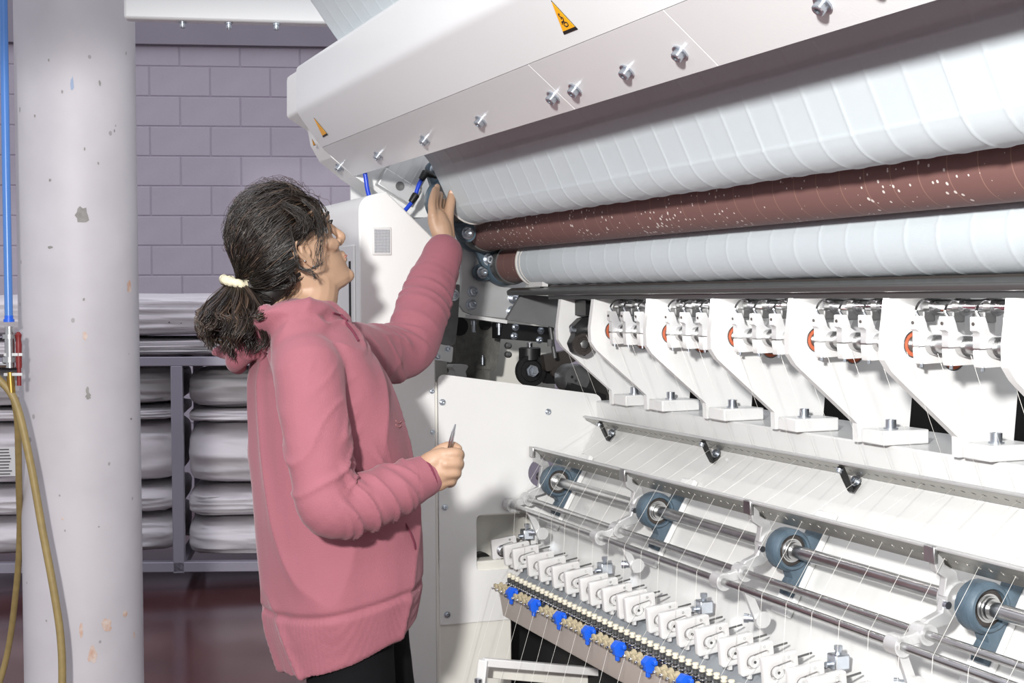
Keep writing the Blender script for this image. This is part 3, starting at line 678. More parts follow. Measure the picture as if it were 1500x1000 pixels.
for u, v in ((743, 519), (743, 506)):
    c_ = onm(u, v, -.24); MB().lathe(c_, (1, 0, 0), [(0, .007), (.01, .007), (.014, .003)], 12).build('grease_nipple', 'dull_steel', rm)
re_ = thing('rod_end', 'black rod-end bearing with large hex nut', 'rod end', tuple(onm(779, 543, -.18)))
c_ = onm(779, 543, -.18); MB().lathe(c_ - Vector((.012, 0, 0)), (1, 0, 0), [(0, .033), (.012, .033), (.012, .024), (.008, .022), (.008, .012)], 32).build('eye', 'black_part', re_)
MB().lathe(c_, (1, 0, 0), [(0, .013), (.003, .013), (.003, .0105), (.013, .0105), (.013, .006), (.018, .0055)], 6).build('hex_nut', 'zinc', re_)
mplate([(792, 533), (842, 548), (846, 562), (800, 562)], -0.19, 0.02, 'link_body', 'black_part', re_, 0.004)
MB().cyl(onm(812, 545, -.165), onm(812, 545, -.165) + Vector((.01, 0, 0)), .010, 20).build('link_pin', 'dark_seal', re_)
rd = thing('tie_rod', 'thin grey threaded tie rod behind the first support arm', 'tie rod', tuple(onm(810, 515, -.1)))
MB().tube([onm(806, 478, -.12), onm(809, 500, -.12), onm(813, 524, -.12)], 0.0045, 10).build('rod', 'dull_steel', rd)
MB().lathe(onm(807, 497, -.12), (0, 0, -1), [(0, .008), (.014, .008)], 6).build('lock_nut', 'dull_steel', rd)
mplate([(796, 520), (836, 512), (846, 528), (800, 545)], -0.16, 0.02, 'rod_foot', 'dark_seal', rd, 0.006)
dr = thing('drive_coupling', 'round steel drive coupling low in the machine opening', 'coupling', tuple(onm(850, 570, -.08)))
c_ = onm(846, 555, -.08); MB().lathe(c_ - Vector((.05, 0, 0)), (1, 0, 0), [(0, .030), (.045, .030), (.05, .027), (.05, .0)], 28).build('hub', 'dull_steel', dr)
mplate([(836, 560), (888, 578), (888, 600), (836, 590)], -0.06, 0.03, 'base_block', 'black_part', dr, 0.003)
c2 = onm(838, 552, -.028); MB().cyl(c2, c2 + Vector((.0008, 0, 0)), .003, 10).build('set_screw', 'black_void', dr)
iw = thing('cavity_lining', 'light inner wall behind the drive parts of the machine', 'machine panel', (-0.46, 0.02, 1.1))
MB().box((-0.46, 0.02, 1.28), (0.006, 0.42, 0.36)).build('inner_wall', 'cream_paint', iw)
dk = thing('machine_interior', 'black sheets standing for the unlit machine interior behind the sewing arms', 'machine frame', (0.9, 0.36, 1.0))
MB().box((0.9, 0.40, 1.0), (2.8, 0.01, 0.9)).build('dark_backdrop', 'black_void', dk)  # black sheet in place of the shade deep behind the arms
MB().box((-0.19, 0.27, 1.22), (0.36, 0.02, 0.40)).build('dark_back', 'black_part', dk)  # second black sheet, shade at the back of the opening
# pneumatic cylinder under the hood end
pc = thing('air_cylinder', 'grey ribbed aluminium air cylinder tucked under the hood end', 'air cylinder', tuple(onm(585, 270, -.15)))
d = (onm(640, 170, -.2) - onm(575, 285, -.2)).normalized(); e = Vector((0, -d.z, d.y)); x_ = Vector((1, 0, 0)); RM = Matrix((x_, e, d)).transposed()
c0 = onm(585, 262, -.2)
MB().box(c0 + d * 0.06, (0.07, 0.080, 0.15), RM).build('barrel', 'alu', pc, bevel=0.003)
for k in (-.018, .0, .018): MB().box(c0 + d * 0.06 + e * k + x_ * 0.0355, (0.002, 0.003, 0.15), RM).build('rib', 'alu', pc)
MB().box(c0 - d * 0.022, (0.072, 0.084, 0.04), RM).build('end_cap', 'alu', pc, bevel=0.003)
MB().lathe(c0 - d * 0.02 + x_ * 0.036, (1, 0, 0), [(0, .009), (.002, .009), (.002, .007), (.001, .0)], 20).build('port_plug', 'dull_steel', pc)
bh = thing('blue_air_tube', 'bright blue air tube curving behind the cabinet corner with black elbow fittings', 'air tube', tuple(onm(600, 298, -.1)))
MB().tube(spline([onm(590, 312, -.10), onm(600, 300, -.10), onm(607, 290, -.10), onm(613, 272, -.10), onm(619, 260, -.10)]), 0.0042, 10).build('tube', 'blue_hose', bh)
for (u, v, u2, v2) in ((617, 263, 624, 252), (602, 296, 609, 286)):
    MB().lathe(onm(u, v, -.095), onm(u2, v2, -.095) - onm(u, v, -.095), [(0, .006), (.012, .0075), (.018, .0075), (.02, .005)], 12).build('fitting', 'black_part', bh)
MB().lathe(onm(622, 252, -.095), (0, 1, -0.4), [(0, .007), (.014, .007), (.02, .004), (.026, .003)], 10).build('elbow', 'black_part', bh)
bh2 = MB().tube(spline([onm(534, 250, -.12), onm(536, 262, -.12), onm(538, 276, -.12), onm(542, 292, -.12)]), 0.0045, 10).build('blue_air_tube', 'blue_hose'); tag(bh2, 'short blue air tube emerging below the hood left of the air cylinder', 'air tube')
ew = thing('end_bracket', 'white bracket wall behind the air cylinder and tube', 'bracket', (-.3, -0.2, 1.55))
MB().box((-0.46, -0.12, 1.66), (0.006, 0.26, 0.36)).build('bracket_wall', 'white_paint', ew)

# ================================================================ bed, arms, carriers
bed = thing('sewing_bed', 'polished steel edge of the sewing bed below the fabric roll', 'machine bed', (1, 0.02, 1.40))
MB().prism(rounded([(-0.010, 1.404), (-0.012, 1.413), (0.0, 1.419), (0.10, 1.421), (0.10, 1.404)], [.002, .004, .002, 0, 0], 3), -0.14, 2.2).build('nose_rail', 'rail_steel', bed)
MB().prism([(0.012, 1.419), (0.012, 1.4225), (0.09, 1.4225), (0.09, 1.419)], -0.02, 2.2).build('needle_plate', 'dark_seal', bed)
MB().prism([(0.0, 1.396), (0.0, 1.4035), (0.09, 1.4035), (0.09, 1.396)], 0.05, 2.2).build('lower_strip', 'rail_steel', bed)
MB().box((-0.01, 0.004, 1.425), (0.07, 0.012, 0.009)).build('white_shim', 'white_plastic', bed)
base = thing('base_beam', 'thick white base beam carrying the row of sewing arms', 'machine beam', (1, 0.2, 1.1))
MB().prism([(0.125, 1.120), (0.120, 1.195), (0.30, 1.195), (0.30, 1.120)], 0.004, 2.25).build('beam_body', 'white_paint', base, bevel=0.003)
us = thing('upper_needle_shaft', 'bright chrome shaft directly under the steel bed edge', 'shaft', (1, .05, 1.387)); MB().cyl((0.13, .055, 1.386), (2.1, .055, 1.386), .0085, 20).build('shaft_bar', 'chrome', us)
ls = thing('carrier_shaft', 'chrome carrier shaft running through the orange-sealed arm bearings', 'shaft', (1, .05, 1.337)); MB().cyl((0.06, .041, 1.339), (2.1, .041, 1.339), .0095, 20).build('shaft_bar', 'steel', ls)
armprof = [(0.0, 1.3958), (-0.007, 1.345), (-0.006, 1.320), (0.004, 1.306), (0.016, 1.2955), (0.104, 1.2215), (0.105, 1.1955), (0.19, 1.1955), (0.20, 1.30), (0.20, 1.3958)]
arm_m = [0.111, 0.258, 0.476, 0.690, 0.905, 1.119, 1.340, 1.555]
nth = ['first', 'second', 'third', 'fourth', 'fifth', 'sixth', 'seventh', 'eighth']
for i, m in enumerate(arm_m):
    a = thing('bed_support', f'white angled sewing-arm plate, {nth[i]} from the far end of the bed', 'machine arm', (m, 0.1, 1.1955), 'white sewing arms under the bed')
    sheet(armprof, [circ(0.039, 1.339, 0.0175, 24), circ(0.098, 1.322, 0.0175, 24)], 0.012, lambda q, w, c: (m - 0.006 + c, q, w), 'arm_plate', 'white_paint', a, smooth=20)
    for (q, w) in ((0.039, 1.339), (0.098, 1.322)):
        s_ = MB().lathe((m - 0.010, q, w), (1, 0, 0), [(0, .0172), (.0102, .0172), (.0102, .0158), (.008, .0155), (.008, .0105), (.0102, .0102), (.0102, .009)], 28)
        s_.build('bearing_race', 'steel', a)
        MB().lathe((m - 0.003, q, w), (1, 0, 0), [(0, .0156), (.002, .0156), (.002, .0106), (0, .0106)], 28).build('bearing_seal', 'orange_seal', a)
    f_ = MB().box((m + 0.034, 0.142, 1.2055), (0.052, 0.075, 0.020)).build('foot', 'white_paint', a, bevel=0.002)
    MB().lathe((m + 0.034, 0.135, 1.2155), (0, 0, 1), [(0, .010), (.002, .010), (.002, .0075), (.013, .0075), (.013, .005), (.010, .004), (.010, 0)], 14).build('foot_bolt', 'zinc', f_)
# black clamp lever on the first arm
dl_ = thing('drive_lever', 'black clamp lever with hex bolt on the first sewing arm', 'lever', tuple(onm(853, 505, .14)))
mplate([(840, 478), (852, 466), (870, 462), (876, 470), (868, 486), (868, 512), (856, 522), (842, 516), (837, 503), (843, 490)], 0.150, 0.022, 'lever_body', 'black_part', dl_, 0.006)
c_ = onm(853, 504, .150); MB().lathe(c_, (1, 0, 0), [(0, .021), (.006, .020), (.006, .014), (.003, .0135), (.003, .009)], 28).build('eye_boss', 'dark_seal', dl_)
MB().lathe(c_, (1, 0, 0), [(0, .0085), (.010, .0085), (.011, .007)], 6).build('hex_bolt', 'dull_steel', dl_)
c_ = onm(836, 482, .145); MB().lathe(c_, onm(847, 484, .145) - c_, [(0, .006), (.009, .0065), (.009, .004), (.02, .004)], 12).build('clamp_screw', 'zinc', dl_)
mplate([(858, 440), (878, 440), (878, 462), (858, 462)], 0.16, 0.05, 'slider_block', 'black_part', dl_)
# needle carriers: clamp plates on the shaft, four to a bay
def carrier(m):
    t = thing('needle_carrier', 'x', 'needle carrier', (m, 0.03, 1.337))
    up = [(0.020, 1.3380), (0.020, 1.3560), (0.016, 1.3585), (0.016, 1.3745), (0.0275, 1.3745), (0.031, 1.366), (0.034, 1.357), (0.042, 1.3525), (0.062, 1.3515), (0.070, 1.356), (0.078, 1.372), (0.088, 1.372), (0.088, 1.3380)]
    sheet(rounded(up, .0015, 2), [], 0.012, lambda q, w, c: (m + c, q, w), 'upper_clamp', 'light_alu', t, smooth=20)
    lo = [(0.020, 1.3365), (0.088, 1.3365), (0.084, 1.318), (0.022, 1.316)]
    sheet(rounded(lo, .002, 2), [], 0.012, lambda q, w, c: (m + c, q, w), 'lower_clamp', 'white_plastic', t, smooth=20)
    MB().cyl((m - 0.017, 0.041, 1.339), (m + 0.017, 0.041, 1.339), 0.0125, 18).build('sleeve', 'steel', t)
    for z in (1.3665,): MB().cyl((m, 0.0145, z), (m, 0.018, z), 0.0022, 8).build('screw', 'dark_seal', t)
    MB().cyl((m + 0.004, 0.026, 1.312), (m + 0.004, 0.026, 1.318), 0.0022, 8).build('screw', 'zinc', t)
    hk = [Vector((m + 0.004, 0.022, 1.373)), Vector((m, 0.020, 1.382)), Vector((m - 0.004, 0.030, 1.392)), Vector((m - .008, .045, 1.3925)), Vector((m - .012, .056, 1.379)), Vector((m - .014, 0.045, 1.370)), Vector((m - 0.016, 0.034, 1.362))]
    MB().tube(spline(hk, 5), 0.0016, 6).build('wire_hook', 'chrome', t)
    MB().cyl((m - 0.018, .055, 1.386), (m - .006, .055, 1.386), .0115, 16).build('shaft_collar', 'steel', t)
    MB().box((m - 0.016, 0.046, 1.374), (0.018, 0.018, 0.014)).build('hook_block', 'dull_steel', t, bevel=0.002)
    MB().lathe((m + 0.018, 0.100, 1.378), (0, 0, -1), [(0, .008), (.02, .008), (.026, .005), (.028, 0)], 14).build('plunger', 'white_plastic', t)
    return t
c0_ = None; order = 0
ords = ['first', 'second', 'third', 'fourth']
for i, m in enumerate(arm_m[1:7]):
    nxt = arm_m[i + 2]; k = 0
    step = (nxt - m) / 4
    for k in range(4):
        mm = m + 0.026 + step * k
        lab = f'aluminium needle carrier clamped on the shaft, {ords[k]} past the {nth[i + 1]} sewing arm'
        if c0_ is None: c0_ = carrier(mm); c0m = mm; c0_['label'] = lab; c0_['group'] = 'needle carriers between the arms'
        else: dup(c0_, (mm - c0m, 0, 0), lab)
# ================================================================ lower front
SV = Vector((0.490, 0.872)); NV = Vector((-0.872, 0.490)); PQ = Vector((0.083, 1.078))   # slope of the front panel
def pz(s, n): q = PQ + SV * s + NV * n; return (q.x, q.y)
fp = thing('front_panel', 'sloping glossy white front panel behind the guide rods', 'machine panel', (1, 0, 0.85))
MB().prism([pz(0.108, 0), pz(-0.206, 0), pz(-0.206, -0.006), pz(0.108, -0.006)], 0.008, 2.3).build('panel_sheet', 'panel_paint', fp, smooth=0)
MB().prism(rounded([pz(0.112, 0.004), pz(0.096, 0.004), pz(0.096, -0.006), pz(0.112, -0.006)], 0.003, 3), 0.008, 2.3).build('top_bead', 'white_paint', fp)
SH = Vector((0.014, 1.046))
def dist(q): return (Vector(q) - PQ).dot(NV), (Vector(q) - PQ).dot(SV)
nS, sS = dist(SH)
shf = thing('thread_roller_shaft', 'polished steel shaft carried by four blue-grey pillow bearings', 'shaft', (1, SH.x, SH.y))
MB().cyl((-0.03, SH.x, SH.y), (2.25, SH.x, SH.y), 0.0092, 24).build('shaft_bar', 'steel', shf)
b_m = [onp(815, 697, SH.x).x, onp(960, 745, SH.x).x, onp(1155, 804, SH.x).x, onp(1440, 886, SH.x).x]
names4 = ['farthest', 'second', 'third', 'nearest']
rodA, rodB = Vector((-0.033, 1.010)), Vector((-0.068, 1.000))
bl0, bl1 = Vector((-0.022, 1.108)), Vector((0.004, 1.084))       # lower guide bar, top and bottom edge
bu0, bu1 = Vector((0.078, 1.166)), Vector((0.116, 1.146))        # upper guide bar
def pillow(m, lab):
    t = thing('pillow_bearing', lab, 'bearing', (m, SH.x, SH.y), 'blue-grey pillow bearings on the front panel')
    loc = lambda s, n: tuple(PQ + SV * (sS + s) + NV * n)
    b0 = 0.010
    MB().prism([loc(-.085, 0.0005), loc(.075, 0.0005), loc(.075, b0), loc(-.085, b0)], m - 0.03, m + 0.012).build('mount_rib', 'white_paint', t, bevel=0.002)
    out = [loc(-.058, b0), loc(-.058, b0 + .010), loc(-.044, b0 + .015), loc(-.034, b0 + .014)]
    for k in range(15):
        a = math.radians(205) - math.radians(230) * k / 14; out.append(loc(.030 * math.cos(a), nS + .030 * math.sin(a)))
    out += [loc(.034, b0 + .014), loc(.044, b0 + .015), loc(.058, b0 + .010), loc(.058, b0)]
    sheet(out, [circ(SH.x, SH.y, .0220, 24)], 0.020, lambda q, w, c: (m - .002 + c, q, w), 'housing', 'blue_cast', t, bevel=0.0015, smooth=40)
    MB().lathe((m + .006, SH.x, SH.y), (1, 0, 0), [(0, .030), (.005, .0285), (.008, .026), (.008, .0225), (-.002, .0215), (-.002, .013)], 32).build('bearing_ring', 'blue_cast', t)
    MB().lathe((m - .006, SH.x, SH.y), (1, 0, 0), [(0, .0218), (.014, .0218), (.014, .0165), (.013, .016)], 32).build('dark_seal_ring', 'dark_seal', t)
    MB().lathe((m - .006, SH.x, SH.y), (1, 0, 0), [(0, .0165), (.016, .0165), (.016, .0145), (.019, .0140), (.019, .0125), (.024, .0120), (.024, .009)], 32).build('inner_race', 'steel', t)
    for s_ in (-1, 1):
        q = loc(s_ * .049, b0 + .012); MB().lathe((m, q[0], q[1]), (0, NV.x, NV.y), [(0, .0065), (.006, .0065), (.007, .005)], 6).build('mount_bolt', 'blue_cast', t)
def pivot(m, lab):
    t = thing('pivot_arm', lab, 'pivot arm', (m, SH.x, SH.y), 'cast aluminium pivot arms')
    def limb(path, ws, th, name, mt='alu'):
        pts = [Vector(p) for p in path]; L = []; R_ = []
        for i, p in enumerate(pts):
            d = (pts[min(i + 1, len(pts) - 1)] - pts[max(i - 1, 0)]).normalized(); e = Vector((-d.y, d.x)); L.append(tuple(p + e * ws[i])); R_.append(tuple(p - e * ws[i]))
        MB().prism(L + R_[::-1], m - th / 2, m + th / 2).build(name, mt, t, bevel=0.0015)
    topb = (bl0 + bl1) / 2 + Vector((-0.004, -0.003))
    limb([topb + Vector((-.004, .010)), topb + Vector((0.0, -.008)), SH + Vector((-.012, .030)), SH + Vector((-.010, .006))], [.008, .007, .008, .013], .012, 'upper_limb')
    limb([SH + Vector((-.010, -.006)), SH + Vector((-.020, -.020)), rodA + Vector((.006, .010)), rodA], [.014, .009, .007, .010], .012, 'lower_limb')
    limb([rodA, (rodA + rodB) / 2, rodB], [.009, .0065, .009], .012, 'link_limb')
    MB().lathe((m - .010, SH.x, SH.y), (1, 0, 0), [(0, .0095), (0, .021), (.020, .021), (.020, .0095)], 28).build('hub', 'alu', t)
    for q in (rodA, rodB):
        MB().lathe((m - .011, q.x, q.y), (1, 0, 0), [(0, .0055), (0, .0125), (.022, .0125), (.022, .0085), (.020, .0055)], 24).build('rod_clamp', 'alu', t)
    q = SH + Vector((-.020, -.004)); MB().lathe((m + .005, q.x, q.y), (1, 0, -.0), [(0, .0045), (.006, .0045), (.006, .003)], 10).build('grub_screw', 'zinc', t)
    MB().box((m, topb.x - .010, topb.y + .008), (.020, .006, .020)).build('bar_clip', 'steel', t, bevel=0.0015)
for i, m in enumerate(b_m):
    pillow(m, f'blue-grey cast pillow bearing on the steel shaft, {names4[i]} of four' if i in (1, 2) else f'blue-grey cast pillow bearing on the steel shaft, {names4[i]} from the viewer' if i == 0 else 'large blue-grey cast pillow bearing at the right edge, nearest the viewer')
    pivot(m - (0.046 if i else 0.032), f'silver pivot arm clamping the guide rods, {names4[i]} of four')
for q, m0, nm in ((rodA, onp(768, 727, rodA.x).x, 'upper'), (rodB, onp(742, 737, rodB.x).x, 'lower')):
    t = thing('guide_rod', f'{nm} of two thin polished guide rods in front of the panel', 'guide rod', (1, q.x, q.y))
    MB().cyl((m0, q.x, q.y), (2.25, q.x, q.y), 0.0052, 18).build('rod_bar', 'steel', t)
    MB().lathe((m0 - .006, q.x, q.y), (1, 0, 0), [(0, .0045), (.002, .0062), (.012, .0062)], 16).build('end_cap', 'dark_seal', t)
PITCH_H = 0.0593 / 3
def perf(e0, e1, m0, m1, lab, frac=0.45):
    d = (e1 - e0); L = d.length; d.normalize(); n = Vector((d.y, -d.x))
    t = thing('thread_guide_bar', lab, 'guide bar', (1, e0.x, e0.y))
    k0 = math.ceil((m0 + 0.012 - MCR) / PITCH_H); hs = []
    m = MCR + k0 * PITCH_H
    while m < m1 - 0.02: hs.append(circ(m, L * frac, 0.0036, 8)); m += PITCH_H
    out = rounded([(m0, 0), (m0 + 0.0, L), (m1, L), (m1, 0)], [.003, .003, 0, 0], 3)
    sheet(out, hs, 0.0022, lambda a, b, c: (a, (e0 + d * b + n * c).x, (e0 + d * b + n * c).y), 'perforated_strip', 'brushed', t, smooth=0)
    lip = e0 + Vector((-.001, 0.001))
    MB().prism(rounded([tuple(e0 + Vector((-.0015, -.001))), tuple(e0 + Vector((-.0015, .0025))), tuple(e0 + Vector((.005, .0035))), tuple(e0 + Vector((.005, .0012)))], 0.0008, 2), m0, m1).build('rolled_lip', 'alu', t)
    return lambda b: e0 + d * (L * frac)
hl = perf(bl0, bl1, onp(781, 656, bl0.x).x, 2.2, 'lower perforated steel thread guide bar along the pivot arms')(0)
hu = perf(bu0, bu1, onp(855, 612, bu0.x).x, 2.2, 'upper perforated steel thread guide bar on black brackets')(0)
for i, m in enumerate((0.105, 0.505, 0.897, 1.29)):
    t = thing('guide_bracket', ['bent black strap bracket holding the upper guide bar, farthest one', 'bent black strap bracket holding the upper guide bar, middle one', 'bent black strap bracket holding the upper guide bar, nearest in view', 'black strap bracket of the upper guide bar at the right frame edge'][i], 'bracket', (m, .1, 1.13), 'black guide-bar brackets')
    a = bu0 + Vector((.004, -.005)); b_ = Vector(pz(0.050, 0.010)); c_ = Vector(pz(0.066, 0.006))
    path = [a, a * .4 + b_ * .6, b_, c_]
    L = []; R_ = []
    for k, p in enumerate(path):
        d = (path[min(k + 1, 3)] - path[max(k - 1, 0)]).normalized(); e = Vector((-d.y, d.x)); L.append(tuple(p + e * .002)); R_.append(tuple(p - e * .002))
    MB().prism(L + R_[::-1], m - .007, m + .007).build('strap', 'black_part', t, bevel=0.0008)
    bolt(t, (m, *(c_ + NV * .002)), (0, NV.x, NV.y), 0.0058, 0.007); bolt(t, (m, *(a + Vector((-.001, -.003)))), (0, -.4, -.9), 0.0045, 0.005)

# thread sensors
TP = Vector((-0.072, 0.914)); TA = math.radians(5)
def tl(s, n): return (TP.x + s * math.cos(TA) - n * math.sin(TA), TP.y + s * math.sin(TA) + n * math.cos(TA))
def sensor(m, connector=False):
    t = thing('thread_sensor', 'x', 'thread sensor', (m, TP.x, TP.y), 'white thread-break sensors')
    out = rounded([tl(-.026, -.020), tl(-.026, .019), tl(.026, .021), tl(.026, -.018)], .004, 4)
    slot = []
    for k in range(9): a = math.pi / 2 + math.pi * k / 8; slot.append(tl(-.007 + .0095 * math.cos(a), -.003 + .0095 * math.sin(a)))
    for k in range(9): a = -math.pi / 2 + math.pi * k / 8; slot.append(tl(.014 + .0055 * math.cos(a), .004 + .0055 * math.sin(a)))
    sheet(out, [slot], 0.008, lambda q, w, c: (m + c, q, w), 'sensor_body', 'white_plastic', t, bevel=0.001, smooth=40)
    sheet(rounded([tl(-.024, -.018), tl(-.024, .017), tl(.024, .019), tl(.024, -.016)], .003, 3), [], 0.001, lambda q, w, c: (m - .0035 + c, q, w), 'back_cover', 'white_plastic', t)
    q = tl(-.005, -.003); r_ = MB().lathe((m - .003, q[0], q[1]), (1, 0, 0), [(0, .0082), (.009, .0082), (.0095, .0076), (.0095, .004), (.009, .003), (.009, 0)], 22).build('roller', 'white_plastic', t)
    MB().lathe((m + .006, q[0], q[1]), (1, 0, 0), [(0, .0020), (.001, .0020), (.001, .0008), (.0004, 0)], 10).build('pin', 'dull_steel', r_)
    q = tl(.012, .0145); MB().lathe((m + .004, q[0], q[1]), (1, 0, 0), [(0, .002), (.001, .002), (.001, .001), (.0004, 0)], 10).build('screw', 'dull_steel', t)
    q = tl(-.012, -.0225); MB().box((m, q[0], q[1]), (.006, .005, .006)).build('peg', 'white_plastic', t)
    q = tl(.026, .010); MB().cyl((m, q[0], q[1]), (m, q[0] + .024, q[1] + .004), .0014, 6).build('wire', 'dull_steel', t)
    if connector:
        q = tl(-.006, -.004); MB().lathe((m + .003, q[0], q[1]), (1, 0, 0), [(0, .012), (.006, .012), (.006, .010), (.012, .010), (.013, .0085), (.013, .006), (.005, .0055), (.005, 0)], 24).build('round_connector', 'chrome', t)
    return t
us_ = [757, 770, 792, 809, 829, 848, 870, 884, 904, 926, 937, 970, 989, 1015, 1043, 1078, 1107, 1142, 1180, 1212, 1252, 1296, 1345]
ord20 = ['second', 'third', 'fourth', 'fifth', 'sixth', 'seventh', 'eighth', 'ninth', 'tenth', 'eleventh', 'twelfth', 'thirteenth', 'fourteenth', 'fifteenth', 'sixteenth', 'seventeenth', 'eighteenth', 'nineteenth', 'twentieth', 'twenty-first', 'twenty-second', 'twenty-third', 'twenty-fourth']
s0_ = sensor(onp(738, 802, TP.x).x, True); s0_['label'] = 'white thread sensor with round metal connector, beside the square cut-out'
s1_ = None; sens_m = []
for i, u in enumerate(us_):
    m = onp(u, 802 + (u - 738) * 0.4385, TP.x).x; sens_m.append(m)
    lab = f'white plastic thread sensor with roller, {ord20[i]} along the row from the cut-out'
    if s1_ is None: s1_ = sensor(m); s1m = m; s1_['label'] = lab
    else: dup(s1_, (m - s1m, 0, 0), lab)
ch = thing('sensor_channel', 'grey sheet channel between the sensors and the tension posts', 'channel', (1, -.06, .84))
MB().prism(rounded([(-.0985, .860), (-.066, .889), (-.022, .893), (-.022, .8535), (-.0985, .8535)], .003, 3), 0.085, 2.2).build('channel_body', 'channel_grey', ch)
ty = thing('tension_tray', 'beige folded tray below the row of tension posts', 'tray', (1, -.08, .79))
MB().prism(rounded([(-.124, .853), (-.116, .806), (-.0, .792), (-.0, .853)], .003, 3), 0.10, 2.2).build('tray_body', 'tray_beige', ty)
MB().prism([(-.120, .853), (-.120, .862), (-.0995, .862), (-.0995, .853)], 0.088, 2.2).build('post_strip', 'dull_steel', ty)
post0 = None; k = 0; m = onp(747, 842, -.108).x
while m < 1.28:
    lab = 'small chrome thread-tension post with cream cap in the dense row'
    if post0 is None:
        post0 = thing('tension_post', lab, 'tension post', (m, -.109, .862), 'thread tension posts'); pm = m
        MB().cyl((m, -.109, .860), (m, -.109, .884), .0016, 8).build('stem', 'chrome', post0)
        MB().lathe((m, -.109, .864), (0, 0, 1), [(0, .004), (.002, .0072), (.0035, .0074), (.0045, .003), (.0055, .0074), (.007, .0072), (.009, .004)], 12).build('tension_disc', 'chrome', post0)
        MB().lathe((m, -.109, .8735), (0, 0, 1), [(0, .0035), (.001, .0046), (.002, .0036), (.003, .0046), (.004, .0036), (.005, .0046), (.006, .003)], 10).build('spring', 'dull_steel', post0)
        MB().lathe((m, -.109, .8800), (0, 0, 1), [(0, .003), (.001, .0046), (.003, .0050), (.0035, .0036), (.0055, .0036), (.006, .0050), (.0085, .0046), (.009, 0)], 10).build('cap', 'cream_plastic', post0)
    else: dup(post0, (m - pm, 0, 0))
    k += 1; m += PITCH_H
blues = [onp(u, v, -.13).x for u, v in [(750, 867), (783, 883), (820, 903), (862, 924), (906, 945), (951, 972), (1003, 995)]]
e0_ = None; m = onp(728, 858, -.13).x
while m < 1.10:
    if min(abs(m - x) for x in blues) > 0.016:
        lab = 'beige spool-shaped thread eyelet with metal tip in front of the tension posts'
        if e0_ is None:
            e0_ = thing('thread_eyelet', lab, 'thread eyelet', (m, -.125, .862), 'beige thread eyelets'); em = m
            MB().lathe((m, -.118, .864), (0, -1, -.15), [(0, .0045), (.001, .0075), (.004, .0075), (.006, .0052), (.011, .0052), (.013, .0075), (.016, .0075), (.017, .004)], 14).build('spool', 'beige_plastic', e0_)
            MB().lathe((m, -.135, .8617), (0, -1, -.15), [(0, .0022), (.003, .0026), (.005, .002), (.006, 0)], 8).build('tip', 'chrome', e0_)
        else: dup(e0_, (m - em, 0, 0))
    m += PITCH_H
bw = ['first', 'second', 'third', 'fourth', 'fifth', 'sixth', 'seventh']
bc0 = None
for i, m in enumerate(blues):
    lab = f'bright blue plastic thread clip, {bw[i]} from the far end of the tension row'
    if bc0 is None:
        bc0 = thing('thread_clip', lab, 'clip', (m, -.125, .862), 'blue thread clips'); bm_ = m
        MB().prism(rounded([(-.138, .855), (-.140, .868), (-.132, .876), (-.122, .874), (-.119, .860), (-.128, .852)], .003, 3), m - .008, m + .006).build('clip_body', 'blue_plastic', bc0)
        MB().box((m + .009, -.127, .869), (.016, .006, .007)).build('clip_lever', 'blue_plastic', bc0, bevel=.0015)
        MB().box((m - .002, -.131, .850), (.007, .006, .010)).build('clip_foot', 'blue_plastic', bc0, bevel=.0015)
        MB().lathe((m - .003, -.140, .861), (0, -1, 0), [(0, .003), (.003, .003), (.004, .0015)], 8).build('clip_screw', 'dull_steel', bc0)
    else: dup(bc0, (m - bm_, 0, 0), lab)
# clamps behind the sensors and rod holders on the panel
for i, (u, v) in enumerate([(772, 782), (886, 832), (1031, 888), (1228, 968)]):
    c_ = onp(u, v, -.030); t = thing('rail_clamp', f'grey square clamp with bolt behind the thread sensors, {bw[i]} along the row', 'clamp', tuple(c_), 'grey rail clamps')
    MB().box(c_, (.020, .022, .020)).build('clamp_body', 'zinc', t, bevel=.002)
    MB().lathe(c_ + Vector((0, 0, .010)), (0, 0, 1), [(0, .004), (.004, .004), (.004, .0055), (.010, .0055)], 6).build('clamp_bolt', 'zinc', t)
    MB().cyl(c_ + Vector((-.004, -.016, -.004)), c_ + Vector((-.004, -.008, -.004)), .004, 10).build('clamp_screw', 'zinc', t)
MB_ = thing('clamp_rail', 'thin grey rail holding the white thread sensors', 'rail', (1, -.04, .905)); MB().box((1.1, -.036, .905), (2.2, .012, .012)).build('rail_bar', 'alu', MB_)
for i, (u, v) in enumerate([(793, 776), (932, 822), (1115, 900), (1340, 995)]):
    c_ = onp(u, v, -.045); t = thing('rod_holder', f'small bolted rod holder under the lower guide rod, {bw[i]} along the panel', 'holder', tuple(c_), 'rod holders on the panel')
    MB().prism(rounded([(rodB.x - .006, rodB.y), (rodB.x + .006, rodB.y), (c_.y + .008, c_.z - .018), (c_.y - .006, c_.z - .018)], .002, 2), c_.x - .003, c_.x + .003).build('holder_strap', 'alu', t)
    MB().lathe((c_.x + .003, c_.y, c_.z - .006), (1, 0, 0), [(0, .0115), (.003, .0115), (.003, .010)], 18).build('washer', 'alu', t)
    MB().lathe((c_.x - .003, c_.y - .002, c_.z - .006), (-.6, -.8, 0), [(0, .005), (.014, .005), (.014, .0065), (.02, .0065)], 10).build('holder_bolt', 'zinc', t)
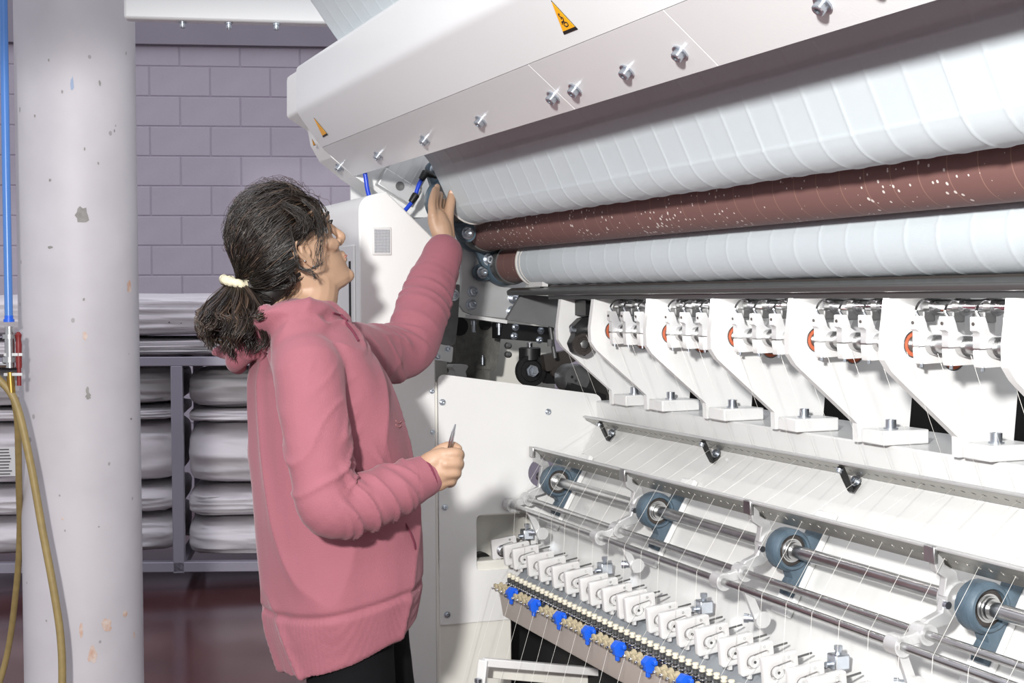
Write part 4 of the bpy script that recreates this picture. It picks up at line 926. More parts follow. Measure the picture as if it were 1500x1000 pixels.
# bottom: white angle frame
af = thing('angle_frame', 'white angle-iron frame at the bottom edge beside the dark opening', 'frame', tuple(depu(760, 990, 2.52)))
def stick(a, b, w, d, name, par, mt):
    a = Vector(a); b = Vector(b); z = (b - a).normalized(); x = z.orthogonal() if abs(z.z) > .9 else z.cross(Vector((0, 0, 1))).normalized(); y = z.cross(x).normalized()
    return MB().box((a + b) / 2, (w, d, (b - a).length), Matrix((x, y, z)).transposed()).build(name, mt, par, bevel=0.0015)
stick(depu(709, 966, 2.50), depu(701, 1040, 2.50), .012, .012, 'upright', af, 'white_paint')
stick(depu(708, 969, 2.50), depu(930, 988, 2.62), .014, .014, 'cross_member', af, 'white_paint')
stick(depu(715, 980, 2.56), depu(930, 1000, 2.66), .004, .03, 'lip', af, 'cream_paint')
MB().lathe(depu(700, 999, 2.48), (0, 0, 1), [(0, .006), (.006, .006), (.007, .003)], 10).build('bolt', 'zinc', af)
dv_ = thing('void_backing', 'black sheet standing for the dark void below the tension tray', 'backing sheet', (1.1, .08, 0.2175)); MB().box((0.97, 0.012, 0.5), (2.54, 0.02, 0.565)).build('void_sheet', 'black_void', dv_)  # black sheet added so the opening under the tray stays dark

# threads
i0 = math.ceil((0.03 - MCR) / 0.0593); i = 0
while True:
    m = MCR + (i0 + i) * 0.0593
    if m > 2.0: break
    j = random.uniform(-.002, .002)
    pts = [Vector((m + j, -.109, .872)), Vector((m + j, TP.x - .006, TP.y + .002)), Vector((m, rodB.x - .005, rodB.y + .003)), Vector((m, hl.x - .0005, hl.y)), Vector((m, hl.x + .001, hl.y + .001)), Vector((m, hu.x, hu.y)), Vector((m + .004, .022, 1.330))]
    b = MB()
    for a_, c_ in zip(pts, pts[1:]): b.tube([a_, c_], 0.00021, 4)
    o = b.build('sewing_thread', 'thread', None, smooth=180); o['label'] = 'fine white sewing thread strung from tension post through both guide bars'; o['category'] = 'thread'; o['group'] = 'upper sewing threads'
    b = MB(); b.tube([Vector((m, -.130, .860)), Vector((m - .01, -.20 + j * 4, .62)), Vector((m - .02, -.26, .36))], 0.00021, 4)
    o = b.build('supply_thread', 'thread', None, smooth=180); o['label'] = 'fine white supply thread rising from below to an eyelet'; o['category'] = 'thread'; o['group'] = 'supply threads'
    i += 1

MACHINE = False
# ================================================================ the woman at the machine
def skin_mat():
    m = mat('skin', rgb(176, 143, 118), 0.5, sss=0.08, var=0.06, scale=25, bump=0.05, bscale=300); return m
skin_mat()
mat('nail', rgb(220, 178, 156), 0.25)
mat('hoodie', rgb(146, 88, 99), 0.9, sheen=0.12, var=0.05, scale=14, bump=0.22, bscale=420)
mat('hoodie_dark', rgb(104, 42, 60), 0.9)
mat('leggings', rgb(9, 9, 12), 0.9, spec=0.2, bump=0.1, bscale=300)
mat('print_pale', rgb(190, 130, 130), 0.8)
mat('scrunchie', rgb(214, 206, 178), 0.8, bump=0.5, bscale=160, var=0.15, scale=90)
mat('hair_base', rgb(24, 20, 18), 0.6)
mat('sole', rgb(225, 222, 218), 0.6); mat('shoe', rgb(60, 60, 66), 0.7)
def hair_mat():
    m = bpy.data.materials.new('hair'); m.use_nodes = True; nt = m.node_tree; b = nt.nodes['Principled BSDF']
    at = nt.nodes.new('ShaderNodeAttribute'); at.attribute_name = 'shade'
    r = nt.nodes.new('ShaderNodeValToRGB'); r.color_ramp.elements[0].color = rgb(13, 10, 9); r.color_ramp.elements[1].color = rgb(100, 80, 66)
    e = r.color_ramp.elements.new(0.6); e.color = rgb(36, 28, 23)
    nt.links.new(at.outputs['Fac'], r.inputs[0]); nt.links.new(r.outputs[0], b.inputs['Base Color'])
    b.inputs['Roughness'].default_value = 0.38; b.inputs['Specular IOR Level'].default_value = 0.6
    MATS['hair'] = m
hair_mat()
PD = 2.75                                   # how far away she stands
WO = lev(-0.30, PD, 0)
wom = thing('person', 'dark-haired woman in pink hoodie and black leggings reaching up to the fabric roll', 'person', WO)
def ell(mb, c, ax, n=14, k=10):
    """ellipsoid; ax = three half-axis vectors"""
    rings = []
    for i in range(k + 1):
        th = math.pi * i / k; s_, c_ = max(math.sin(th), 0.02), math.cos(th)
        rings.append([Vector(c) + ax[2] * c_ + (ax[0] * math.cos(6.28319 * j / n) + ax[1] * math.sin(6.28319 * j / n)) * s_ for j in range(n)])
    mb.ring_loft(rings)
def limb(mb, pts, rad, n=14, flat=None, sub=5):
    """tapered tube through joints, rounded ends"""
    P = spline(pts, sub); R = []
    for i in range(len(pts) - 1):
        for k in range(sub): R.append(rad[i] + (rad[i + 1] - rad[i]) * k / sub)
    R.append(rad[-1])
    t0 = (P[0] - P[1]).normalized(); t1 = (P[-1] - P[-2]).normalized()
    P = [P[0] + t0 * R[0] * .9, P[0] + t0 * R[0] * .55] + P + [P[-1] + t1 * R[-1] * .55, P[-1] + t1 * R[-1] * .9]
    R = [R[0] * .35, R[0] * .82] + R + [R[-1] * .82, R[-1] * .35]
    mb.tube(P, R, n)
def fuse(mb, voxel, smooth_it, name):
    """union of overlapping closed shapes into one continuous skin"""
    me = bpy.data.meshes.new('tmp'); me.from_pydata(mb.v, [], mb.f)
    bm = bmesh.new(); bm.from_mesh(me); bmesh.ops.recalc_face_normals(bm, faces=bm.faces); bm.to_mesh(me); bm.free()
    o = bpy.data.objects.new('tmp', me); COL.objects.link(o)
    r = o.modifiers.new('r', 'REMESH'); r.mode = 'VOXEL'; r.voxel_size = voxel
    s_ = o.modifiers.new('s', 'SMOOTH'); s_.factor = 0.5; s_.iterations = smooth_it
    dg = bpy.context.evaluated_depsgraph_get(); out = bpy.data.meshes.new_from_object(o.evaluated_get(dg))
    bpy.data.objects.remove(o); out.name = name
    return out
def attach(name, me, m):
    o0 = org(wom)
    for v in me.vertices: v.co = v.co - o0
    me.materials.clear()
    return link(name, me, m, wom, 180, fix=False)

# ---- head frame: pitched up, turned away from the viewer
YW, PT = math.radians(25), math.radians(25)
hf = (_r0 * math.cos(YW) + _f0 * math.sin(YW)) * math.cos(PT) + Vector((0, 0, 1)) * math.sin(PT)
hl_ = (_f0 * math.cos(YW) - _r0 * math.sin(YW))                       # her left
hu_ = hf.cross(hl_).normalized() * -1
if hu_.z < 0: hu_ = -hu_
EAR = dep(447, 371, PD - 0.055)
HO = EAR + hl_ * 0.073                                               # centre of the head
HS = 0.90
def H(x, y, z): return HO + (hf * x + hl_ * y + hu_ * z) * HS
body = MB()
# skull and face as stacked sections: (height, front, back, half width, width of the front)
sec = [(-0.108, .078, .035, .016, .012), (-0.102, .092, .018, .030, .022), (-0.090, .098, -.008, .042, .030), (-0.072, .096, -.03, .052, .036), (-0.050, .096, -.045, .060, .042), (-0.025, .094, -.062, .066, .047),
       (0.0, .093, -.078, .070, .051), (0.022, .092, -.088, .072, .053), (0.045, .097, -.094, .073, .056), (0.07, .094, -.094, .073, .056), (0.093, .080, -.086, .068, .052), (0.113, .055, -.066, .055, .042), (0.126, .022, -.036, .032, .026), (0.130, .004, -.01, .012, .01)]
rings = []
for (z, fr, bk, hw, fw) in sec:
    ring = []
    for k in range(32):
        a = 6.28319 * k / 32; c_, s_ = math.cos(a), math.sin(a); mid = (fr + bk) / 2 - 0.01 * 0
        e = 2.3; rx = (abs(c_) ** (2 / e)) * (1 if c_ > 0 else -1); ry = (abs(s_) ** (2 / e)) * (1 if s_ > 0 else -1)
        x = mid + rx * (fr - bk) / 2; w = hw + (fw - hw) * max(0, rx) ** 1.5
        ring.append(H(x, ry * w, z))
    rings.append(ring)
body.ring_loft(rings)
# nose, lips, chin, brow, cheeks
def tri_tube(pts, rads): limb(body, [H(*p) for p in pts], [r * HS for r in rads], 10, sub=4)
tri_tube([(.092, 0, .034), (.103, 0, .012), (.113, 0, -.008)], [.008, .008, .010]); tri_tube([(.113, 0, -.010), (.104, 0, -.018)], [.0095, .009])
for s_ in (-1, 1):
    tri_tube([(.100, .010 * s_, -.014), (.096, .012 * s_, -.018)], [.007, .006])
    tri_tube([(.094, .014 * s_, .044), (.088, .036 * s_, .046), (.070, .054 * s_, .038)], [.008, .009, .008])
    tri_tube([(.074, .042 * s_, -.012), (.060, .054 * s_, -.004)], [.016, .014])
tri_tube([(.095, -.018, -.046), (.0985, 0, -.042), (.095, .018, -.046)], [.004, .0065, .004])
tri_tube([(.094, -.016, -.055), (.0975, 0, -.056), (.094, .016, -.055)], [.004, .0066, .004])
ell(body, H(.088, 0, -.090), [hf * .014, hl_ * .020, hu_ * .014])
# ears
for s_ in (-1, 1):
    y = .072 * s_
    pts = [(.012, y, -.028), (.004, y + .006 * s_, -.030), (-.006, y + .012 * s_, -.016), (-.016, y + .020 * s_, .004), (-.018, y + .022 * s_, .020), (-.006, y + .018 * s_, .032), (.008, y + .010 * s_, .030), (.014, y + .004 * s_, .016)]
    limb(body, [H(*p) for p in pts], [r * HS for r in (.005, .0055, .0045, .0038, .0038, .0038, .0036, .003)], 8, sub=3)
    limb(body, [H(.004, y + .004 * s_, -.020), H(-.004, y + .006 * s_, 0), H(-.002, y + .006 * s_, .020)], [.0075 * HS] * 3, 8, sub=3)
    limb(body, [H(.008, y + .004 * s_, .018), H(-.004, y + .012 * s_, .014), H(-.008, y + .013 * s_, .0), H(.0, y + .008 * s_, -.012)], [.003 * HS] * 4, 8, sub=3)
    limb(body, [H(.012, y + .002 * s_, .004), H(.010, y + .006 * s_, -.004)], [.0045 * HS] * 2, 8, sub=3)
# neck and trunk under the clothes
NB = dep(432, 470, PD)
limb(body, [H(.004, 0, -.035), H(.0, 0, -.085), (H(-.02, 0, -.12) + NB) / 2, NB, dep(445, 560, PD)], [.058, .054, .054, .062, .075], 20)
limb(body, [dep(445, 540, PD), dep(470, 680, PD), dep(490, 830, PD)], [.085, .09, .10], 20)
# ---- her right hand (near), fist with tweezers
def q(u, v, d): return dep(u, v, d)
shN, elN, wrN = q(452, 530, 2.58), q(480, 748, 2.50), q(622, 697, 2.60)
limb(body, [q(445, 540, PD), shN], [.05, .045]); limb(body, [shN, elN], [.042, .036]); limb(body, [elN, (elN + wrN) / 2, wrN], [.036, .032, .025])
limb(body, [q(612, 700, 2.60), q(632, 692, 2.60), q(648, 686, 2.60)], [.025, .029, .030], 14)
limb(body, [q(618, 688, 2.60), q(634, 676, 2.59), q(648, 668, 2.59)], [.022, .021, .017], 14)
limb(body, [q(622, 703, 2.60), q(638, 704, 2.60), q(650, 701, 2.60)], [.022, .021, .018], 14)
fing = [((650, 665, 2.585), (671, 664, 2.590), (670, 671, 2.630), (656, 674, 2.640), .0105), ((652, 679, 2.580), (671, 678, 2.590), (668, 685, 2.630), (654, 686, 2.640), .0108), ((651, 693, 2.582), (668, 692, 2.592), (664, 697, 2.630), (652, 697, 2.640), .0102), ((649, 705, 2.590), (662, 704, 2.600), (659, 708, 2.630), (649, 706, 2.640), .0090)]
for a, b_, c_, d_, r_ in fing: limb(body, [q(*a), q(*b_), q(*c_), q(*d_)], [r_ * 1.1, r_, r_ * .95, r_ * .85], 12)
limb(body, [q(630, 672, 2.62), q(648, 658, 2.635), q(662, 654, 2.632), q(671, 657, 2.622)], [.013, .0115, .0105, .0085], 12)
# ---- her left hand (far), flat against the fabric edge
shF, elF, wrF = q(500, 512, 2.88), q(600, 512, 3.06), q(650, 362, 3.19)
limb(body, [q(450, 520, PD), shF], [.05, .045]); limb(body, [shF, elF], [.040, .034]); limb(body, [elF, (elF + wrF) / 2, wrF], [.034, .031, .024])
limb(body, [q(650, 366, 3.19), q(649, 350, 3.195), q(646, 334, 3.20), q(641, 318, 3.205)], [.023, .023, .024, .020], 14)
limb(body, [q(654, 352, 3.2), q(651, 334, 3.21), q(646, 314, 3.235)], [.017, .018, .014], 14)
limb(body, [q(641, 340, 3.19), q(636, 326, 3.19), q(634, 314, 3.19)], [.015, .014, .012], 14)
lfing = [((634, 316, 3.185), (632.5, 300, 3.195), (634.5, 287, 3.215), (637, 277, 3.235), .0092), ((637, 314, 3.20), (636, 297, 3.215), (638, 284, 3.235), (640.5, 273, 3.255), .0098), ((641, 314, 3.22), (641.5, 300, 3.245), (643.5, 290, 3.27), (645, 284, 3.285), .0098), ((645, 315, 3.24), (646, 304, 3.265), (648, 297, 3.285), (649.5, 294, 3.295), .0092)]
for a, b_, c_, d_, r_ in lfing: limb(body, [q(*a), q(*b_), q(*c_), q(*d_)], [r_ * 1.1, r_, r_ * .92, r_ * .72], 12)
limb(body, [q(656, 346, 3.205), q(655.5, 326, 3.215), q(658, 308, 3.225), q(660.5, 294, 3.232), q(662, 282, 3.238)], [.017, .0145, .0115, .0108, .0085], 12)
limb(body, [q(649, 331, 3.215), q(654, 322, 3.218)], [.014, .012], 12)
# ---- legs
hipN, hipF = lev(-0.305, PD - .070, .82), lev(-0.285, PD + .08, .82)
legs = MB()
for hp, dx in ((hipN, 0.02), (hipF, 0.06)):
    kn = hp + _r0 * dx + Vector((0, 0, -.40)); an = hp + _r0 * (dx - .03) + Vector((0, 0, -.755))
    limb(legs, [hp + Vector((0, 0, .04)), hp + Vector((0, 0, -.12)), kn, (kn + an) / 2 - _r0 * .012, an], [.080, .084, .062, .056, .040], 20)
ell(legs, (hipN + hipF) / 2 + Vector((0, 0, .03)), [_r0 * .105, _f0 * .135, Vector((0, 0, .11))], 20)
attach('leggings', fuse(legs, .008, 4, 'leggings'), 'leggings')
for hp, dx in ((hipN, 0.02), (hipF, 0.06)):
    an = hp + _r0 * (dx - .03) + Vector((0, 0, -.755)); sh = MB(); fw_ = (_r0 * .93 + _f0 * .37)
    limb(sh, [Vector((an.x, an.y, .05)) - fw_ * .03, Vector((an.x, an.y, .045)) + fw_ * .06, Vector((an.x, an.y, .038)) + fw_ * .15], [.042, .044, .034], 14)
    limb(sh, [Vector((an.x, an.y, .10)), Vector((an.x, an.y, .05))], [.042, .04], 14)
    me = fuse(sh, .006, 3, 'shoe')
    for v in me.vertices: v.co.z = max(v.co.z, 0.012)
    so = attach('shoe', me, 'shoe')
    s2 = MB(); c_ = Vector((an.x, an.y, 0)) + fw_ * .055; sd2 = Vector((-fw_.y, fw_.x, 0))
    s2.lathe(c_, (0, 0, 1), [(0, .1), (.022, .1)], 24)
    s2.v = [c_ + fw_ * ((v - c_).dot(fw_) * 1.38) + sd2 * ((v - c_).dot(sd2) * .44) + Vector((0, 0, v.z)) for v in s2.v]
    s2.build('shoe_sole', 'sole', so)
bme = fuse(body, .0028, 3, 'body'); attach('body', bme, 'skin')

# ---- hoodie
hd = MB()
BY = math.radians(24); bfw = _r0 * math.cos(BY) + _f0 * math.sin(BY); bsd = _f0 * math.cos(BY) - _r0 * math.sin(BY)
rows_ = [(447, 402, 486, .070), (462, 390, 505, .105), (480, 378, 520, .150), (500, 368, 533, .180), (525, 363, 547, .192), (560, 360, 566, .190), (600, 361, 580, .186), (650, 364, 594, .180), (700, 367, 603, .176), (750, 370, 610, .174), (800, 374, 613, .178), (840, 378, 614, .184), (872, 380, 614, .186), (890, 383, 612, .180), (915, 390, 608, .172), (938, 396, 604, .166)]
rings = []; sc = PD / F
for (v, ul, ur, hw) in rows_:
    ring = []; a0 = (ul - 750) * sc; a1 = (ur - 750) * sc; ctr = (a0 + a1) / 2; A = (a1 - a0) / 2
    A = math.sqrt(max(1e-4, A * A - (hw * math.sin(BY)) ** 2)) / math.cos(BY)
    z = CAM.z - (v - 438) * sc
    for k in range(40):
        an = 6.28319 * k / 40; c_, s_ = math.cos(an), math.sin(an); e = 2.35
        rx = (abs(c_) ** (2 / e)) * (1 if c_ > 0 else -1); ry = (abs(s_) ** (2 / e)) * (1 if s_ > 0 else -1)
        tilt = (-0.055 * (v - 700) / 240 * (-rx)) if v > 700 else 0      # the hem drops at the back
        ring.append(lev(ctr, PD, z) + bfw * (rx * A) + bsd * (ry * hw) + Vector((0, 0, tilt)))
    rings.append(ring)
hd.ring_loft(rings)
# sleeves
limb(hd, [q(440, 520, 2.66), q(452, 545, 2.57), q(462, 620, 2.53), q(472, 700, 2.505), q(486, 742, 2.505), q(530, 738, 2.53), q(580, 716, 2.565), q(606, 704, 2.585)], [.062, .064, .060, .056, .057, .052, .048, .043], 20)
limb(hd, [q(600, 706, 2.58), q(622, 697, 2.597)], [.042, .039], 20)
limb(hd, [q(470, 520, 2.80), q(515, 520, 2.90), q(560, 518, 3.00), q(597, 508, 3.06), q(616, 462, 3.10), q(632, 415, 3.15), q(640, 395, 3.165)], [.072, .068, .062, .060, .058, .052, .050], 20)
limb(hd, [q(641, 394, 3.165), q(649, 370, 3.185)], [.047, .045], 20)
# hood lying on the shoulders
limb(hd, [q(505, 480, 2.74), q(480, 458, 2.66), q(445, 452, 2.62), q(405, 462, 2.62), q(378, 478, 2.68), q(368, 492, 2.76), q(380, 480, 2.86), q(420, 458, 2.90), q(470, 455, 2.86), q(505, 478, 2.78)], [.012, .018, .021, .026, .030, .032, .030, .024, .018, .012], 14)
limb(hd, [q(388, 480, 2.68), q(362, 505, 2.70), q(345, 528, 2.72), q(347, 536, 2.76)], [.030, .030, .020, .016], 14)
limb(hd, [q(375, 490, 2.70), q(340, 512, 2.76), q(315, 516, 2.78)], [.028, .020, .010], 14)
limb(hd, [q(432, 476, PD - .06), q(442, 505, PD - .12), q(452, 560, 2.585)], [.055, .062, .058], 18)
hme = fuse(hd, .0046, 14, 'hoodie')
# folds: along the sleeves, at the elbow, armpit and trunk
def seg(p, a, b):
    ab = b - a; t = max(0.0, min(1.0, (p - a).dot(ab) / ab.length_squared)); return t, (p - (a + ab * t))
fN0, fN1 = q(480, 748, 2.51), q(622, 697, 2.597); uN0, uN1 = q(450, 530, 2.57), q(480, 740, 2.51)
fF0, fF1 = q(598, 510, 3.06), q(650, 368, 3.185); uF0, uF1 = q(500, 515, 2.88), q(598, 510, 3.06)
hme.update()
nrm_ = [v.normal.copy() for v in hme.vertices]
def ridged(x): return max(0.0, 1 - abs(x) * 2.6) ** 2.2 - 0.25
for v, n in zip(hme.vertices, nrm_):
    p = v.co; d = 0.0; onarm = 0.0
    for (a, b_, kind) in ((fN0, fN1, 'f'), (uN0, uN1, 'u'), (fF0, fF1, 'f'), (uF0, uF1, 'u')):
        t, r_ = seg(p, a, b_)
        if r_.length < 0.10:
            wgt = max(0.0, min(1.0, (0.10 - r_.length) / 0.03)); onarm = max(onarm, wgt)
            L = (b_ - a).length
            sk = r_.dot(Vector((0, 0, 1))) * 8.0 + r_.dot(_f0) * 9.0 + r_.dot(_r0) * 4.0
            if kind == 'f':
                fade = (0.35 + 0.65 * (1 - t)) * (1 if t < 0.84 else 0.0) * min(1.0, t / 0.14) * (0.62 if a is fF0 else 1.0)
                d += wgt * fade * 0.0115 * ridged(noise.noise(Vector((t * L * 34 + sk * 2.0, sk * 1.2 + (3 if a is fF0 else 9), 0.5))))
            else:
                d += wgt * 0.0085 * ridged(noise.noise(Vector((t * L * 20 + sk * 2.2, sk * 1.6 + 5, 1.7)))) * (0.25 + 0.9 * t ** 2) * min(1.0, (1 - t) / 0.16) * min(1.0, t / 0.1)
    tr = 1 - onarm
    w = noise.noise(Vector((p.x * 5.0, p.y * 5.0, p.z * 2.4))) * 0.0085 + ridged(noise.noise(Vector((p.x * 7, p.y * 7 + 4, p.z * 3.5 + p.x * 5)))) * 0.0075
    d += w * (0.35 + 0.65 * tr)
    th_, rh_ = seg(p, q(500, 470, 2.66), q(372, 486, 2.66))
    if rh_.length < 0.09: d += max(0.0, min(1.0, (0.09 - rh_.length) / 0.03)) * 0.008 * ridged(noise.noise(Vector((th_ * 1.6 + 4, rh_.z * 26 + th_ * 2, rh_.dot(_f0) * 14))))
    # hem band: gathered seam
    zh = p.z - (CAM.z - (878 - 438) * sc)
    if tr > 0.5:
        xf = (p - WO).dot(bfw); zseam = 0.868 + xf * 0.20
        d -= 0.007 * math.exp(-((p.z - zseam) / 0.006) ** 2)
        if p.z < zseam: d += 0.0025 * math.sin(((p - WO).dot(bsd) - xf) * 900) * 0.25
    v.co = p + n * d
ho_ = attach('hoodie', hme, 'hoodie')
# cuff linings, pocket edge, chest print
MB().lathe(q(619, 698, 2.593), q(640, 689, 2.605) - q(619, 698, 2.593), [(0, .036), (.012, .036), (.013, .034), (.012, .032), (0, .03)], 28).build('cuff_lining', 'hoodie_dark', ho_)
MB().tube(spline([q(592, 762, 2.66), q(600, 778, 2.655), q(607, 796, 2.66), q(609, 808, 2.67)]), .0018, 6).build('pocket_seam', 'hoodie_dark', ho_)
def onmesh(u, v, me, o0=Vector((0, 0, 0)), off=0.001):
    from mathutils.bvhtree import BVHTree
    global _bvh
    try: _bvh
    except NameError:
        _bvh = BVHTree.FromPolygons([x.co + org(wom) for x in ho_.data.vertices], [tuple(p.vertices) for p in ho_.data.polygons])
    d = ray(u, v).normalized(); h = _bvh.ray_cast(CAM, d)
    return (h[0] + h[1] * off) if h[0] else None
for dv in (0, 6):
    pts = [onmesh(u, v + dv, None) for u, v in ((579, 616), (581.5, 619), (584.5, 619.5), (587, 617))]
    pts = [p for p in pts if p]
    if len(pts) > 2: MB().tube(pts, .0008, 5).build('chest_print', 'print_pale', ho_)
for strand in ([(499, 462), (507, 474), (517, 488), (524, 500)], [(487, 458), (497, 462), (508, 470)]):
    pts = [onmesh(u, v, None, off=.002) for u, v in strand]; pts = [p for p in pts if p]
    if len(pts) > 2: MB().tube(pts, .0022, 6).build('drawstring', 'hoodie_dark', ho_)

# ---- hair: dark cap with combed strands, gathered into a curly ponytail
KN = dep(345, 414, PD - 0.020)                          # where the scrunchie sits
HC = H(-.004, 0, .030)
def local(p): d = p - HO; return Vector((d.dot(hf), d.dot(hl_), d.dot(hu_))) / HS
kl = local(KN)
cap = MB()
AX = Vector((.100, .084, .112))
def shell(dx, dy, dz, off=0.0):
    n = Vector((dx, dy, dz)).normalized(); return Vector((-.010 + n.x * (AX.x + off), n.y * (AX.y + off * .6), .034 + n.z * (AX.z + off)))
# cap surface: only where hair grows
hair_v = []; hair_f = []; NA, NB_ = 40, 24
def hairline(n):
    """True where hair covers the head, n a direction in head space"""
    if (n.x > 0.76 and n.z < 0.42) or (n.x > 0.60 and n.z < 0.16): return False                       # face
    if n.x > 0.10 and n.z < -0.05 and abs(n.y) > 0.3: return False    # cheeks and ears
    if n.z < -0.70: return False
    if n.x * .11 + abs(n.y) * .91 - n.z * .39 > 0.925: return False   # the ears stay free
    return True
for i in range(NB_ + 1):
    th = math.pi * i / NB_
    for j in range(NA):
        ph = 6.28319 * j / NA; hair_v.append((math.sin(th) * math.cos(ph), math.sin(th) * math.sin(ph), math.cos(th)))
fs = []
for i in range(NB_):
    for j in range(NA):
        ids = (i * NA + j, (i + 1) * NA + j, (i + 1) * NA + (j + 1) % NA, i * NA + (j + 1) % NA)
        c_ = Vector((0, 0, 0))
        for k in ids: c_ += Vector(hair_v[k])
        if hairline(c_.normalized()): fs.append(ids)
cm = MB(); cm.v = [H(*shell(*x, -.004)) for x in hair_v]; cm.f = fs
hc = cm.build('hair_cap', 'hair_base', wom, smooth=180, fix=False)
rnd = random.Random(3)
sv = []; sf = []; ssh = []
def strand(pts, r, shade):
    n0 = len(sv); up = None
    for i, p in enumerate(pts):
        t = (pts[min(i + 1, len(pts) - 1)] - pts[max(i - 1, 0)])
        if t.length < 1e-7: t = Vector((0, 0, 1))
        t.normalize()
        if up is None: up = t.orthogonal().normalized()
        up = up - t * up.dot(t); up = up.normalized() if up.length > 1e-6 else t.orthogonal().normalized(); w = t.cross(up)
        rr = r * (1 if 0 < i < len(pts) - 1 else .35)
        for k in range(3): sv.append(p + (up * math.cos(2.0944 * k) + w * math.sin(2.0944 * k)) * rr); ssh.append(shade)
    for i in range(len(pts) - 1):
        for k in range(3):
            a = n0 + i * 3 + k; b_ = n0 + i * 3 + (k + 1) % 3; sf.append((a, b_, b_ + 3, a + 3))
kdir = (kl - Vector((-.010, 0, .034))); kdir.normalize()
cnt = 0
while cnt < 4200:
    n = Vector((rnd.gauss(0, 1), rnd.gauss(0, 1), rnd.gauss(0, 1))).normalized()
    if not hairline(n): continue
    if n.dot(kdir) > 0.93: continue
    _a = math.acos(max(-1, min(1, n.dot(kdir)))); _hit = False
    for i in range(11):
        t = i / 12; m_ = (n * math.sin((1 - t) * _a) + kdir * math.sin(t * _a)) / max(math.sin(_a), 1e-3)
        if m_.x * .11 + abs(m_.y) * .91 - m_.z * .39 > 0.935: _hit = True; break
    if _hit: continue
    cnt += 1
    lay = rnd.random(); off0 = .002 + .016 * lay; ph = rnd.random() * 6.28; sd_n = rnd.random() * 100
    pts = []; K = 12; ang = math.acos(max(-1, min(1, n.dot(kdir))))
    for i in range(K + 1):
        t = i / K * rnd.uniform(.985, 1.0)
        m_ = (n * math.sin((1 - t) * ang) + kdir * math.sin(t * ang)) / max(math.sin(ang), 1e-3)
        off = off0 * math.sin(min(1, t * 4 + .15) * math.pi / 2) * (1 - .5 * t)
        off += .008 * math.sin(t * math.pi) * max(0, n.z)
        w = Vector((noise.noise(Vector((m_.x * 7, m_.y * 7, m_.z * 7 + sd_n * .02))), noise.noise(Vector((m_.y * 7 + 9, m_.z * 7, m_.x * 7 + sd_n * .02))), noise.noise(Vector((m_.z * 7 + 5, m_.x * 7, m_.y * 7 + sd_n * .02)))))
        p = shell(m_.x, m_.y, m_.z, off) + w * .0075 + Vector((math.sin(ph + t * 14), math.cos(ph + t * 11), math.sin(ph * 2 + t * 13))) * .0012
        if t > .8: p = p.lerp(kl, (t - .8) / .2 * .9)
        pts.append(H(*p))
    strand(pts, rnd.uniform(.0006, .0012), min(1, max(0, rnd.gauss(.38, .22))))
# flyaways
for i in range(160):
    n = Vector((rnd.uniform(-.8, .8), rnd.uniform(-.8, .8), rnd.uniform(.3, 1))).normalized(); pts = []
    dd = Vector((rnd.gauss(-.5, .5), rnd.gauss(0, .5), rnd.gauss(.1, .4)))
    for k in range(7):
        t = k / 6; m_ = (n + dd * t * .7).normalized(); pts.append(H(*shell(m_.x, m_.y, m_.z, .014 + .016 * t * rnd.random() + .008 * math.sin(t * 3))))
    strand(pts, .00035, rnd.uniform(.4, .9))
# loose locks by the temple and under the ear
def lock(path, cnt_, spread, r=.0007, sh=(.2, .6)):
    P = [Vector(p) for p in path]
    for i in range(cnt_):
        o_ = Vector((rnd.gauss(0, spread), rnd.gauss(0, spread), rnd.gauss(0, spread))); pts = spline([p + o_ * (0.35 + 0.65 * k / (len(P) - 1)) for k, p in enumerate(P)], 4); fq = rnd.uniform(2, 5); pa = rnd.random() * 6.28; strand([p + (_r0 * math.sin(pa + fq * k / 3) + _f0 * math.cos(pa * 2 + fq * k / 4) + Vector((0, 0, math.sin(pa * 3 + k * .7)))) * .0016 for k, p in enumerate(pts)], r * rnd.uniform(.5, .95), rnd.uniform(.05, .75))
dn_ = PD - 0.07
lock([dep(440, 290, dn_), dep(462, 310, dn_ - .0), dep(469, 340, dn_ - .005), dep(466, 368, dn_ - .01), dep(464, 392, dn_ - .012)], 16, .004)
lock([dep(430, 285, dn_), dep(462, 297, dn_ + .03), dep(470, 318, dn_ + .04), dep(472, 345, dn_ + .04)], 60, .008, sh=(.15, .5))
lock([dep(415, 300, dn_ - .01), dep(440, 314, dn_ - .012), dep(447, 332, dn_ - .010), dep(436, 346, dn_ - .004)], 130, .008)
lock([dep(425, 330, dn_ - .01), dep(432, 370, dn_ - .02), dep(440, 392, dn_ - .015), dep(458, 400, dn_ - .012), dep(463, 408, dn_ - .01)], 12, .002)
lock([dep(425, 385, dn_), dep(445, 394, dn_ - .012), dep(460, 392, dn_ - .012), dep(472, 383, dn_ - .01)], 8, .002)
lock([dep(420, 390, dn_), dep(430, 410, dn_ - .01), dep(424, 425, dn_), dep(415, 435, dn_ + .01)], 30, .006)
# nape: sweep from behind the ear to the knot
for i in range(700):
    u0 = rnd.uniform(395, 440); v0 = 380 + (440 - u0) * rnd.uniform(.2, 1.5) * .9 + rnd.uniform(-10, 10); d0 = dn_ + rnd.uniform(-.02, .05) + (440 - u0) * .0006
    pts = spline([dep(u0, v0, d0), dep((u0 + 345) / 2 + 5, (v0 + 414) / 2 + rnd.uniform(0, 16), d0 + rnd.uniform(-.01, .02)), dep(352 + rnd.uniform(-4, 8), 416 + rnd.uniform(-4, 8), PD - .01 + rnd.uniform(-.02, .03))], 5)
    strand(pts, rnd.uniform(.0006, .0011), min(1, max(0, rnd.gauss(.3, .2))))
